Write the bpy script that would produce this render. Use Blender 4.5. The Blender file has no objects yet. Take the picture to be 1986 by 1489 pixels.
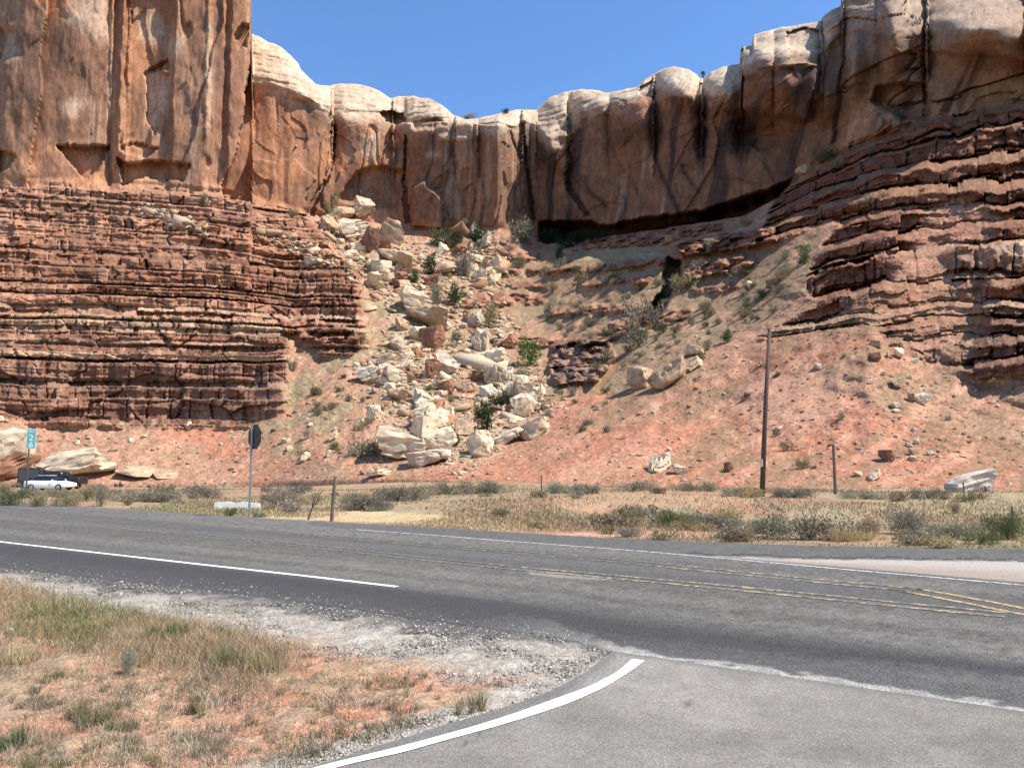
import bpy, bmesh, math, random
import numpy as np
from mathutils import Vector, Matrix
random.seed(7)
RS = np.random.RandomState(11)
SC = bpy.context.scene
COL = SC.collection

# ------------------------------------------------------------------ camera, sky, sun, exposure
F, CX, CY, HZ, CAMH = 1491.0, 993.0, 744.5, 900.0, 1.6
PITCH = math.atan((HZ - CY) / F)
cd = bpy.data.cameras.new("camera")
cd.sensor_fit = 'HORIZONTAL'; cd.sensor_width = 36.0; cd.lens = 36.0 * F / 1986.0
cd.clip_start = 0.05; cd.clip_end = 4000
cam = bpy.data.objects.new("camera", cd); COL.objects.link(cam)
cam.location = (0, 0, CAMH); cam.rotation_euler = (math.pi / 2 + PITCH, 0, 0)
SC.camera = cam
SUN_AZ, SUN_EL = math.radians(108), math.radians(53)       # clockwise from +Y (the view direction)
w = bpy.data.worlds.new("World"); SC.world = w; w.use_nodes = True
nt = w.node_tree; bg = nt.nodes['Background']
sky = nt.nodes.new('ShaderNodeTexSky'); sky.sky_type = 'NISHITA'; sky.sun_disc = False
sky.sun_elevation = SUN_EL; sky.sun_rotation = SUN_AZ; sky.altitude = 0
sky.air_density = 1.05; sky.dust_density = 0.0; sky.ozone_density = 10.0
nt.links.new(sky.outputs[0], bg.inputs[0]); bg.inputs[1].default_value = 0.148
sl = bpy.data.lights.new("sun", 'SUN'); sl.energy = 5.0; sl.angle = math.radians(0.53); sl.color = (1, .955, .88)
so = bpy.data.objects.new("sun", sl); COL.objects.link(so)
sd = Vector((math.sin(SUN_AZ) * math.cos(SUN_EL), math.cos(SUN_AZ) * math.cos(SUN_EL), math.sin(SUN_EL)))
so.rotation_euler = sd.to_track_quat('Z', 'Y').to_euler(); so.location = (60, -40, 120)
SC.view_settings.view_transform = 'Standard'; SC.view_settings.look = 'None'
SC.view_settings.exposure = 0.66; SC.view_settings.gamma = 1
try: SC.view_settings.use_curve_mapping = False
except Exception: pass

# ------------------------------------------------------------------ numeric helpers
_perm = np.random.RandomState(3).permutation(1 << 12).astype(np.int64)
_val = np.random.RandomState(4).rand(1 << 12)
def _h(i, j, k, s):
    M = 4095
    return _val[_perm[(_perm[(_perm[(i + s * 131) & M] + j) & M] + k) & M]]
def vnoise(x, y, z=0.0, seed=0):
    x, y, z = np.broadcast_arrays(np.asarray(x, float), np.asarray(y, float), np.asarray(z, float))
    i, j, k = np.floor(x).astype(np.int64), np.floor(y).astype(np.int64), np.floor(z).astype(np.int64)
    fx, fy, fz = x - i, y - j, z - k
    fx, fy, fz = fx*fx*(3-2*fx), fy*fy*(3-2*fy), fz*fz*(3-2*fz)
    def L(a, b, t): return a + (b - a) * t
    return L(L(L(_h(i,j,k,seed), _h(i+1,j,k,seed), fx), L(_h(i,j+1,k,seed), _h(i+1,j+1,k,seed), fx), fy),
             L(L(_h(i,j,k+1,seed), _h(i+1,j,k+1,seed), fx), L(_h(i,j+1,k+1,seed), _h(i+1,j+1,k+1,seed), fx), fy), fz)
def fbm(x, y, z=0.0, o=4, seed=0, gain=.5):
    a, s, t = 1.0, 0.0, 0.0
    for q in range(o):
        f = 2.03 ** q
        s = s + a * vnoise(np.asarray(x)*f + 7.1*q, np.asarray(y)*f + 3.3*q, np.asarray(z)*f + 1.7*q, seed + q); t += a; a *= gain
    return s / t
def cell(x, y, seed=0):
    """nearest-cell random value and edge distance of a jittered grid"""
    i, j = np.floor(x).astype(np.int64), np.floor(y).astype(np.int64)
    b1 = np.full(x.shape, 9.); b2 = np.full(x.shape, 9.); v = np.zeros(x.shape)
    for di in (-1, 0, 1):
        for dj in (-1, 0, 1):
            px = i + di + _h(i+di, j+dj, i*0, seed); py = j + dj + _h(i+di, j+dj, i*0+1, seed)
            d = np.hypot(px - x, py - y); r = _h(i+di, j+dj, i*0+2, seed)
            n = d < b1
            b2 = np.where(n, b1, np.minimum(b2, d)); v = np.where(n, r, v); b1 = np.where(n, d, b1)
    return v, b2 - b1
def sstep(a, b, x):
    t = np.clip((np.asarray(x, float) - a) / (b - a), 0, 1); return t*t*(3-2*t)
def lin(x, pts):
    """piecewise linear with linear extrapolation"""
    p = np.array(pts, float); x = np.asarray(x, float); r = np.interp(x, p[:,0], p[:,1])
    s0 = (p[1,1]-p[0,1])/(p[1,0]-p[0,0]); s1 = (p[-1,1]-p[-2,1])/(p[-1,0]-p[-2,0])
    r = np.where(x < p[0,0], p[0,1] + (x-p[0,0])*s0, r)
    return np.where(x > p[-1,0], p[-1,1] + (x-p[-1,0])*s1, r)
def poly(px, py, pts):
    m = np.zeros(px.shape, bool); n = len(pts)
    xs = [p[0] for p in pts]; ys = [p[1] for p in pts]
    bb = (px >= min(xs)) & (px <= max(xs)) & (py >= min(ys)) & (py <= max(ys))
    if not bb.any(): return m
    x, y = px[bb], py[bb]; r = np.zeros(x.shape, bool)
    for a in range(n):
        x1, y1 = pts[a]; x2, y2 = pts[(a+1) % n]
        if y1 == y2: continue
        r ^= ((y1 > y) != (y2 > y)) & (x < (x2-x1)*(y-y1)/(y2-y1) + x1)
    m[bb] = r; return m
def blur(a, n):
    for ax in (0, 1):
        for _ in range(2):
            p = [(0, 0), (0, 0)]; p[ax] = (n+1, n)
            c = np.cumsum(np.pad(a, p, mode='edge'), axis=ax)
            k = 2*n+1
            a = (c[k:] - c[:-k] if ax == 0 else c[:, k:] - c[:, :-k]) / k
    return a
def mix(a, b, t):
    t = np.asarray(t, float)[..., None]; return a*(1-t) + np.asarray(b, float)*t
def C3(shape, c): return np.broadcast_to(np.array(c, float), shape + (3,)).copy()
cp, sp = math.cos(PITCH), math.sin(PITCH)
def ray(px, py):
    a = (np.asarray(px, float) - CX)/F; b = (CY - np.asarray(py, float))/F
    return a, cp - b*sp, sp + b*cp
def unproj(px, py, D):
    """world point of a picture position at forward distance D"""
    a, y, z = ray(px, py); t = D / y
    return a*t, D + 0*a, CAMH + z*t
def gnd(px, py, z0=0.0):
    a, y, z = ray(px, py); t = (z0 - CAMH)/z
    return a*t, y*t
def ground_z(x, y):
    x = np.asarray(x, float); y = np.asarray(y, float)
    dip = -0.95*sstep(36, 80, y)*sstep(-5, -30, x)
    b = (fbm(x*.09, y*.09, 0, 3, 40)-.5)*1.0*sstep(20, 30, y)*sstep(80, 55, y)
    mound = .45*np.exp(-((x-9)/9)**2-((y-34)/7)**2) + .35*np.exp(-((x-22)/8)**2-((y-31)/6)**2)
    return dip + b*.6 + mound

# ------------------------------------------------------------------ mesh / material helpers
def mesh_np(name, V, faces, colors=None, smooth=False, mat=None):
    V = np.asarray(V, np.float32).reshape(-1, 3); faces = np.asarray(faces, np.int32)
    me = bpy.data.meshes.new(name); k = faces.shape[1]
    me.vertices.add(len(V)); me.vertices.foreach_set('co', V.ravel())
    me.loops.add(faces.size); me.loops.foreach_set('vertex_index', faces.ravel())
    me.polygons.add(len(faces)); me.polygons.foreach_set('loop_start', np.arange(0, faces.size, k, dtype=np.int32))
    if smooth: me.polygons.foreach_set('use_smooth', np.ones(len(faces), bool))
    me.update(calc_edges=True)
    if colors is not None:
        at = me.color_attributes.new('tint', 'FLOAT_COLOR', 'POINT')
        c = np.ones((len(V), 4), np.float32); c[:, :3] = np.asarray(colors).reshape(-1, 3); at.data.foreach_set('color', c.ravel())
    me.validate()
    if mat: me.materials.append(mat)
    return me
def add(name, me, parent=None, loc=None, kind=None, label=None, cat=None, group=None):
    o = bpy.data.objects.new(name, me); COL.objects.link(o)
    if parent: o.parent = parent
    if loc is not None: o.location = loc
    if kind: o['kind'] = kind
    if label: o['label'] = label
    if cat: o['category'] = cat
    if group: o['group'] = group
    return o
def grid_faces(nr, nc):
    i = np.arange(nr*nc).reshape(nr, nc)
    return np.stack([i[:-1,:-1], i[:-1,1:], i[1:,1:], i[1:,:-1]], -1).reshape(-1, 4)
def mat_attr(name, rough=.95, scale=3.0, contrast=.25, bump=.3, bdist=.1, stretch=(1,1,1), fine=None, spec=.2):
    m = bpy.data.materials.new(name); m.use_nodes = True; n = m.node_tree.nodes; l = m.node_tree.links
    b = n['Principled BSDF']; b.inputs['Roughness'].default_value = rough; b.inputs['Specular IOR Level'].default_value = spec
    at = n.new('ShaderNodeAttribute'); at.attribute_name = 'tint'
    tc = n.new('ShaderNodeTexCoord'); mp = n.new('ShaderNodeMapping'); mp.inputs['Scale'].default_value = stretch
    l.new(tc.outputs['Object'], mp.inputs[0])
    nz = n.new('ShaderNodeTexNoise'); nz.inputs['Scale'].default_value = scale; nz.inputs['Detail'].default_value = 8; nz.inputs['Roughness'].default_value = .65
    l.new(mp.outputs[0], nz.inputs['Vector'])
    mr = n.new('ShaderNodeMapRange'); mr.inputs[1].default_value = .25; mr.inputs[2].default_value = .75
    mr.inputs[3].default_value = 1-contrast; mr.inputs[4].default_value = 1+contrast
    l.new(nz.outputs[0], mr.inputs[0])
    mx = n.new('ShaderNodeVectorMath'); mx.operation = 'SCALE'
    l.new(at.outputs['Color'], mx.inputs[0]); l.new(mr.outputs[0], mx.inputs['Scale'])
    out = mx.outputs[0]
    if fine:
        n2 = n.new('ShaderNodeTexNoise'); n2.inputs['Scale'].default_value = fine[0]; n2.inputs['Detail'].default_value = 3
        l.new(tc.outputs['Object'], n2.inputs['Vector'])
        m2 = n.new('ShaderNodeMapRange'); m2.inputs[1].default_value = .3; m2.inputs[2].default_value = .7
        m2.inputs[3].default_value = 1-fine[1]; m2.inputs[4].default_value = 1+fine[1]; l.new(n2.outputs[0], m2.inputs[0])
        mx2 = n.new('ShaderNodeVectorMath'); mx2.operation = 'SCALE'; l.new(out, mx2.inputs[0]); l.new(m2.outputs[0], mx2.inputs['Scale']); out = mx2.outputs[0]
    l.new(out, b.inputs['Base Color'])
    if bump:
        bp = n.new('ShaderNodeBump'); bp.inputs['Strength'].default_value = bump; bp.inputs['Distance'].default_value = bdist
        l.new(nz.outputs[0], bp.inputs['Height']); l.new(bp.outputs[0], b.inputs['Normal'])
    return m
def mat_plain(name, col, rough=.7, metal=0.0, var=.12, scale=6.0, bump=0.0, spec=.4, rnd=0.0):
    m = bpy.data.materials.new(name); m.use_nodes = True; n = m.node_tree.nodes; l = m.node_tree.links
    b = n['Principled BSDF']; b.inputs['Roughness'].default_value = rough; b.inputs['Metallic'].default_value = metal
    b.inputs['Specular IOR Level'].default_value = spec
    tc = n.new('ShaderNodeTexCoord'); nz = n.new('ShaderNodeTexNoise'); nz.inputs['Scale'].default_value = scale; nz.inputs['Detail'].default_value = 7
    l.new(tc.outputs['Object'], nz.inputs['Vector'])
    mr = n.new('ShaderNodeMapRange'); mr.inputs[1].default_value = .3; mr.inputs[2].default_value = .7
    mr.inputs[3].default_value = 1-var; mr.inputs[4].default_value = 1+var; l.new(nz.outputs[0], mr.inputs[0])
    mx = n.new('ShaderNodeVectorMath'); mx.operation = 'SCALE'; mx.inputs[0].default_value = col; l.new(mr.outputs[0], mx.inputs['Scale'])
    out = mx.outputs[0]
    if rnd:
        oi = n.new('ShaderNodeObjectInfo'); m2 = n.new('ShaderNodeMapRange'); m2.inputs[3].default_value = 1-rnd; m2.inputs[4].default_value = 1+rnd
        l.new(oi.outputs['Random'], m2.inputs[0]); mx2 = n.new('ShaderNodeVectorMath'); mx2.operation = 'SCALE'
        l.new(out, mx2.inputs[0]); l.new(m2.outputs[0], mx2.inputs['Scale']); out = mx2.outputs[0]
    l.new(out, b.inputs['Base Color'])
    if bump:
        bp = n.new('ShaderNodeBump'); bp.inputs['Strength'].default_value = bump; bp.inputs['Distance'].default_value = .1
        l.new(nz.outputs[0], bp.inputs['Height']); l.new(bp.outputs[0], b.inputs['Normal'])
    return m
def mat_leaf(name, col, rnd=.2):
    m = bpy.data.materials.new(name); m.use_nodes = True; n = m.node_tree.nodes; l = m.node_tree.links
    b = n['Principled BSDF']; b.inputs['Roughness'].default_value = .8; b.inputs['Specular IOR Level'].default_value = .15
    at = n.new('ShaderNodeAttribute'); at.attribute_name = 'tint'; oi = n.new('ShaderNodeObjectInfo')
    mr = n.new('ShaderNodeMapRange'); mr.inputs[3].default_value = 1-rnd; mr.inputs[4].default_value = 1+rnd; l.new(oi.outputs['Random'], mr.inputs[0])
    mx = n.new('ShaderNodeVectorMath'); mx.operation = 'MULTIPLY'; l.new(at.outputs['Color'], mx.inputs[0]); mx.inputs[1].default_value = col
    m2 = n.new('ShaderNodeVectorMath'); m2.operation = 'SCALE'; l.new(mx.outputs[0], m2.inputs[0]); l.new(mr.outputs[0], m2.inputs['Scale'])
    l.new(m2.outputs[0], b.inputs['Base Color'])
    tr = n.new('ShaderNodeBsdfTranslucent'); l.new(m2.outputs[0], tr.inputs['Color'])
    ms = n.new('ShaderNodeMixShader'); ms.inputs[0].default_value = .25
    l.new(b.outputs[0], ms.inputs[1]); l.new(tr.outputs[0], ms.inputs[2]); l.new(ms.outputs[0], n['Material Output'].inputs[0])
    return m

# ------------------------------------------------------------------ terrain: cliffs, ledges and talus
#      x,   toe        talus top   ledge mid   ledge high  cliff base   shoulder D, crest extra D
KEY = [
(-700,(942,84),(740,104),(600,116),(480,132),(355,146), 147, 12),
(   0,(941,86),(742,108),(600,122),(480,137),(362,150), 151, 12),
( 230,(938,86),(792,108),(600,124),(480,141),(365,156), 156, 12),
( 400,(936,86),(797,109),(605,127),(490,145),(372,160), 159, 12),
( 484,(934,86),(792,109),(620,129),(505,148),(388,163), 162, 10),
( 490,(934,86),(790,110),(622,129),(505,149),(392,175), 175, 17),
( 550,(932,84),(778,110),(640,129),(520,151),(405,178), 177, 15),
( 560,(932,83),(790,106),(665,127),(522,152),(407,178), 177, 14),
( 640,(930,78),(800,101),(655,127),(505,154),(418,183), 181, 12),
( 647,(930,78),(800,101),(652,127),(503,155),(420,187), 186, 14),
( 700,(930,76),(800,99),(640,129),(500,158),(428,188), 188, 16),
( 784,(930,73),(800,97),(640,132),(500,164),(438,191), 191, 16),
( 790,(930,72),(800,97),(640,133),(500,165),(438,191), 189, 14),
( 900,(934,68),(800,97),(640,137),(520,168),(440,183), 181, 10),
( 965,(937,65),(800,97),(640,141),(520,169),(440,178), 176, 10),
(1015,(938,63),(790,100),(640,142),(518,170),(442,184), 182, 10),
(1030,(938,62),(780,101),(640,142),(515,169),(455,188), 184, 16),
(1060,(939,60),(765,103),(640,140),(512,168),(470,186), 182, 14),
(1120,(941,58),(745,103),(632,136),(505,160),(468,180), 176, 14),
(1200,(943,56),(735,100),(620,131),(495,152),(455,172), 168, 12),
(1300,(945,54),(715,93),(600,122),(486,142),(440,163), 159, 12),
(1440,(949,52),(680,88),(560,112),(455,134),(418,151), 147, 12),
(1530,(951,50),(655,85),(520,106),(425,124),(372,142), 138, 12),
(1640,(953,49),(636,80),(510,93),(380,112),(288,134), 131, 14),
(1690,(953,48),(630,78),(510,88),(375,106),(265,130), 128, 16),
(1720,(953,48),(650,78),(512,87),(375,103),(255,128), 126, 16),
(1800,(953,47),(692,75),(520,85),(385,98),(226,123), 121, 18),
(1900,(953,46),(704,72),(520,83),(385,95),(215,119), 117, 22),
(1986,(955,46),(690,70),(515,81),(375,93),(200,115), 113, 24),
(2700,(958,44),(690,62),(500,72),(350,84),(170,100), 98, 24)]
CREST = [(-700,-260),(486,-230),(488,66),(505,72),(520,82),(545,92),(560,104),(578,122),(584,136),(600,152),(612,163),(640,167),(660,163),(690,163),(720,169),(745,182),
 (757,190),(775,187),(800,187),(835,192),(858,205),(880,224),(905,231),(930,229),(960,223),(985,217),(1003,213),(1020,212),(1040,214),(1052,202),(1065,190),(1090,180),
 (1130,174),(1160,176),(1178,181),(1205,176),(1235,168),(1248,156),(1268,143),(1290,133),(1308,130),(1332,134),(1350,143),(1358,151),(1363,152),(1375,142),(1400,130),(1434,124),
 (1437,92),(1458,90),(1461,70),(1480,62),(1530,51),(1580,44),(1590,42),(1598,30),(1615,18),(1631,12),(1633,-25),(1700,-70),(1800,-110),(2700,-260)]
SHOUL = [(-700,-70),(486,-60),(489,150),(560,175),(600,190),(640,218),(646,214),(700,216),(770,226),(790,240),(850,238),(930,242),(1000,246),(1016,232),(1040,240),(1062,262),(1098,262),(1108,255),(1130,228),
 (1180,210),(1268,188),(1340,190),(1360,205),(1434,195),(1440,140),(1590,118),(1640,40),(1720,40),(1800,95),(2000,108),(2700,60)]
us = np.unique(np.concatenate([np.arange(-700, -20, 16.), np.arange(-20, 2010, 2.), np.arange(2010, 2700, 16.)]))
NC = len(us); K = np.array([[k[0]] + [c for q in k[1:6] for c in q] + [k[6], k[7]] for k in KEY], float)
def kcol(j): return np.interp(us, K[:,0], K[:,j])
ys_l = [kcol(1)+14] + [kcol(1+2*i) for i in range(5)] + [lin(us, SHOUL), lin(us, CREST)]
ds_l = [kcol(2)-.4] + [kcol(2+2*i) for i in range(5)] + [kcol(11), kcol(11)+kcol(12)]
def smx(a, n):
    k = np.hanning(2*n+3)[1:-1]; k /= k.sum(); return np.convolve(np.pad(a, n, mode='edge'), k, 'valid')
for i in range(5): ds_l[i] = smx(ds_l[i], 45 if i < 4 else 30); ys_l[i] = smx(ys_l[i], 12 if i < 4 else 18)
# wobble the level lines so that nothing runs ruler straight
for i, amp in ((2, 14), (3, 8), (4, 8), (5, 12), (6, 10)):
    ys_l[i] = ys_l[i] + (fbm(us*.021, i*9.7, 0, 3, 50)-.5)*amp
ys_l[7] = ys_l[7] + (fbm(us*.06, 3.3, 0, 3, 55)-.5)*5
ys_l[6] = np.maximum(ys_l[6], ys_l[7]+6)
NS = [3, 84, 92, 64, 62, 120, 44]
PY, D0, LV = [], [], []
for s in range(7):
    t = np.linspace(0, 1, NS[s], endpoint=False)[:, None]
    PY.append(ys_l[s]*(1-t) + ys_l[s+1]*t)
    e = t if s < 6 else 1 - np.sqrt(np.clip(1-(t*.995)**1.7, 0, 1))
    D0.append(ds_l[s]*(1-e) + ds_l[s+1]*e); LV.append(np.repeat(s+t, NC, 1))
PY.append(ys_l[7][None]); D0.append(ds_l[7][None]); LV.append(np.full((1, NC), 7.))
PY = np.concatenate(PY); D0 = np.concatenate(D0); LV = np.concatenate(LV); NR = PY.shape[0]
PX = np.repeat(us[None], NR, 0)
X0, Y0, Z0 = unproj(PX, PY, D0)
wob = (fbm(PX*.035, PY*.035, 0, 3, 61)-.5)*14; wob2 = (fbm(PX*.035+40, PY*.035, 0, 3, 62)-.5)*14
wob = wob*.9 + (fbm(PX*.16, PY*.16, 0, 2, 64)-.5)*7; wob2 = wob2*.9 + (fbm(PX*.16+9, PY*.16, 0, 2, 65)-.5)*7
QX, QY = PX + wob*.7, PY + wob2*.7
def P(pts, soft=1):
    return blur(poly(QX, QY, pts).astype(float), soft) if soft else poly(QX, QY, pts).astype(float)
def G(x, y, rx, ry): return np.exp(-((PX-x)/rx)**2-((PY-y)/ry)**2)
isc = sstep(4.94, 5.06, LV)                       # sandstone cliff
cap = sstep(5.92, 6.05, LV + (fbm(PX*.02, PY*.05, 0, 3, 63)-.5)*.25)
# ledge country: left terraces, right terraces
LP = [(-800,900),(-800,330),(480,350),(560,395),(600,420),(640,470),(700,530),(700,600),(712,660),(690,690),(620,690),(560,645),(556,800),(480,830),(-100,830)]
RP = [(1470,470),(1500,395),(1540,330),(1640,270),(1800,205),(2800,100),(2800,760),(1990,722),(1900,735),(1800,712),(1725,668),(1695,632),(1620,640),(1500,655),(1440,668),(1600,590),(1560,560),(1580,500),(1640,430),(1600,430),(1500,480)]
led = np.maximum(P(LP, 2), P(RP, 2)) * (1-isc) * sstep(1.9, 2.05, LV + .3*(PX < 556) + .3*(PX > 1690))
# strata lookup
zs = np.arange(-5, 80, .05); hard = np.zeros(len(zs)); prot = np.zeros(len(zs)); lay = np.zeros(len(zs), int)
zq = zs.copy(); z, n = -5.0, 0; lcol = np.zeros((len(zs), 3))
PALE, RED, DARK, SALM, PURP = (.50,.355,.225), (.29,.125,.070), (.175,.078,.046), (.42,.20,.112), (.185,.092,.060)
rr = random.Random(5)
while z < 80:
    big = rr.random() < (.4 if z > 26 else .25)
    th = rr.uniform(1.5, 3.2) if big else rr.uniform(.35, 1.2)
    hd = rr.random() < .55 or big
    m = (zs >= z) & (zs < z+th); q = (zs[m]-z)/th
    lay[m] = n
    if hd:
        prot[m] = rr.uniform(.7, 1.7 if big else 1.2); zq[m] = z + th*.60
    else:
        prot[m] = rr.uniform(-2.0, -.5); zq[m] = z + th*(-.35+1.2*q)
    if z < 14: ch = [PURP, PURP, DARK, PALE, PURP]
    elif z < 22: ch = [DARK, PALE, RED, DARK, PALE, SALM]
    elif z < 30: ch = [SALM, SALM, PALE, RED, PALE]
    elif z < 40: ch = [RED, DARK, RED, SALM, DARK]
    else: ch = [RED, SALM, SALM, RED, DARK]
    c = np.array(rr.choice(ch))*rr.uniform(.85, 1.15); lcol[m] = c
    if hd: hard[m] = 1
    z += th; n += 1
zw = Z0 + (fbm(X0*.03, Y0*.03, 0, 3, 70)-.5)*3.0 + (fbm(X0*.25, Z0*.1, 0, 4, 71)-.5)*.55 + X0*.008*(X0 < 0)
zr = (900-PY)/F*98.; zw = zw + (zr-Z0)*.8*sstep(1230, 1440, PX)
zi = np.clip(((zw+5)/.05).astype(int), 0, len(zs)-1)
dDdz = np.gradient(D0, axis=0)/np.maximum(np.gradient(Z0, axis=0), .02); dDdz = np.clip(dDdz, 0, 2.2)
L_lay = lay[zi]; arc = X0*.8 + Y0*.35; arl = PX*.072
lsc = .10 + .45*_h(L_lay, L_lay*0, L_lay*0+5, 9)
bv, be = cell(arl*lsc + L_lay*3.7 + (fbm(arl*.3, zw*.6, 0, 2, 81)-.5)*.3, L_lay*5.0 + .5, 80)
b2, b2e = cell(arl*(lsc*2.6) + L_lay*1.9 + (fbm(arl*.8, zw*1.2, 0, 2, 87)-.5)*.2, L_lay*3.0 + .5, 82); bn = .6*b2 + .4*fbm(arl*.33, L_lay*4.3, Z0*.25, 4, 82)
bw, bx = cell(arl*.12, L_lay*2.0 + .5, 84)
step = (zq[zi]-zw)*dDdz*.9
pr = prot[zi]*(.25 + 1.0*bv + .7*bn)*(.35 + 1.0*bw) + 0 + (np.round(fbm(arl*.04, zw*2.2, 0, 3, 83)*5)/5-.5)*1.0 + (fbm(arl*.6, zw*.5, 0, 4, 85)-.5)*np.where(PX > 1380, 2.3, 1.3) - .9*sstep(.055, .015, be)*(vnoise(L_lay*1.7, arl*.05, 0, 8) > .45)*np.where(PX > 1380, .25, 1)
promi = (fbm(arl*.05, Z0*.015, 0, 4, 88)-.5)*9.0
cover = sstep(.60, .68, fbm(arl*.045, Z0*.07, 0, 4, 86))*np.where(PX < 720, .25, .8)
bold = 1 + .5*sstep(1400, 1560, PX)
led = led*(1-.85*cover)
bk, bke = cell(arl*.15 + (fbm(arl*.3, zw*.4, 0, 3, 92)-.5)*.7, zw*.20 + (fbm(arl*.2, zw*.1, 0, 2, 96)-.5)*.5, 89)
rgt = sstep(1385, 1430, PX)
LEDGE = [[(1400,400),(1530,352),(1640,288),(1720,256),(1800,226),(1986,200),(2700,120)],[(1400,425),(1530,372),(1600,338),(1700,292),(1800,268),(1986,238),(2700,170)],[(1400,445),(1500,408),(1560,378),(1650,345),(1700,330),(1800,312),(1986,285),(2700,230)],
 [(1400,470),(1490,432),(1560,408),(1660,378),(1760,362),(1900,345),(1986,338),(2700,300)],[(1400,490),(1480,462),(1560,440),(1680,412),(1800,402),(1986,392),(2700,370)],[(1400,520),(1500,500),(1580,480),(1680,452),(1800,440),(1986,428),(2700,420)],
 [(1400,560),(1540,545),(1620,510),(1700,492),(1800,480),(1986,464),(2700,450)],[(1400,610),(1550,585),(1640,560),(1740,545),(1850,540),(1986,535),(2700,530)],[(1400,640),(1550,632),(1640,610),(1720,606),(1790,590),(1860,583),(1986,588),(2700,590)],
 [(1400,662),(1550,648),(1640,630),(1720,630),(1800,614),(1986,612),(2700,615)],[(1400,690),(1690,650),(1750,655),(1850,650),(1986,650),(2700,650)],[(1400,720),(1720,690),(1800,704),(1986,692),(2700,700)],[(1400,760),(1720,740),(1800,750),(1986,735),(2700,740)]]
yl = np.stack([lin(us, q) + (fbm(us*.02, i_*3.1, 0, 3, 160)-.5)*9 for i_, q in enumerate(LEDGE)])
sS = np.zeros(PX.shape)
for i_ in range(12): sS = np.where(PY >= yl[i_][None], i_ + np.clip((PY-yl[i_][None])/np.maximum(yl[i_+1]-yl[i_], 4)[None], 0, 1), sS)
j1, j1e = cell(arl*.19 + (fbm(arl*.6, sS*1.5, 0, 3, 161)-.5)*.22, np.floor(sS)*7.0+.5, 162); j2, j2e = cell(arl*.60 + (fbm(arl*1.2, sS*2, 0, 2, 163)-.5)*.2, np.floor(sS*2)*5.0+.5, 164)
sW = sS + (j1-.5)*.28 + (j2-.5)*.12 + (fbm(arl*.35, sS*1.2, 0, 5, 165)-.5)*.55
fi = np.floor(sW); ff = sW-fi; TR = .16 + .30*_h(fi.astype(np.int64), fi.astype(np.int64)*0+2, fi.astype(np.int64)*0+3, 3)
sq = np.where(ff < TR, fi-.30+ff/np.maximum(TR, .01), fi+.70)
dDds = np.gradient(D0, axis=0)/np.where(abs(np.gradient(sS, axis=0)) < .004, 1e9, np.gradient(sS, axis=0)); dDds = np.clip(blur(dDds, 3), -12, 0)
sub = vnoise(np.floor(sW*4.0)*3.3, fi, j1*3, 166); rise = (ff >= TR)
ledD = np.clip((sq-sW)*dDds, -6, 6)*.8 + rise*(.5-sub)*2.3 + 1.9*sstep(.86, .92, ff) + .9*rise*sstep(.05, .01, j1e)*(sub > .35) + .45*rise*sstep(.07, .01, j2e)*(sub > .6) - (j1-.5)*2.0*rise - (j2-.5)*.7*rise + (fbm(arl*.9, Z0*.9, 0, 4, 167)-.5)*1.3 - .6
D = D0 + led*((1-rgt)*(step - pr*1.15 + promi*1.1 - 2.0 - (bk-.5)*1.5 + .7*sstep(.05, .0, bke)) + rgt*(ledD + promi*.9))
tal = (1-led)*(1-isc)
gul = (fbm(X0*.10, Y0*.035+Z0*.02, 0, 4, 90)-.5)
D = D + tal*sstep(1.0, 1.3, LV)*(gul*6.5 + (fbm(X0*.6, Z0*.6, Y0*.3, 4, 91)-.5)*1.7)
# thin rock bands cropping out of the middle slope
BANDS = [([(850,578),(880,570),(1010,566),(1055,572),(1060,590),(1000,592),(870,596)],1.5),([(985,545),(1080,548),(1060,562),(990,560)],1.2),
 ([(960,650),(1090,655),(1230,632),(1260,640),(1200,655),(1160,668),(1080,672),(965,668)],2.0),([(1020,520),(1150,512),(1290,500),(1300,512),(1180,526),(1040,532)],2.2),
 ([(1100,470),(1210,452),(1330,440),(1400,432),(1400,446),(1300,470),(1180,480),(1110,486)],2.5),([(1306,474),(1400,455),(1497,438),(1505,466),(1440,482),(1318,502)],4.5),([(1322,514),(1440,494),(1472,500),(1440,520),(1332,546)],4.0),([(985,486),(1045,490),(1048,506),(985,502)],1.6),([(1060,600),(1220,589),(1282,594),(1200,607),(1070,614)],1.8),([(1120,545),(1265,533),(1255,549),(1130,558)],1.8),([(1340,560),(1430,545),(1440,556),(1350,574)],1.8),([(1180,626),(1260,612),(1262,630),(1190,640)],2.2),([(940,520),(1010,516),(1015,530),(945,532)],1.5),
 ([(1290,600),(1345,598),(1340,612),(1270,640),(1268,618)],2.0),([(1070,672),(1110,655),(1180,655),(1190,690),(1160,738),(1080,748),(1062,715)],4.0),
 ([(560,575),(640,570),(700,588),(640,596),(570,592)],1.5),([(540,622),(600,612),(690,640),(700,668),(620,672),(560,650)],2.0)]
band = np.zeros(PX.shape)
for pts, a in BANDS:
    b = P(pts, 1); D = D - a*b*(.6+.8*bv) - b*(fbm(X0*.9, Z0*.9, 0, 4, 93)-.5)*a*2.2; band = np.maximum(band, b)
notch = P([(1293,500),(1322,505),(1318,545),(1298,580),(1262,640),(1258,600),(1285,560)], 1)
D = D + notch*10
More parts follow.
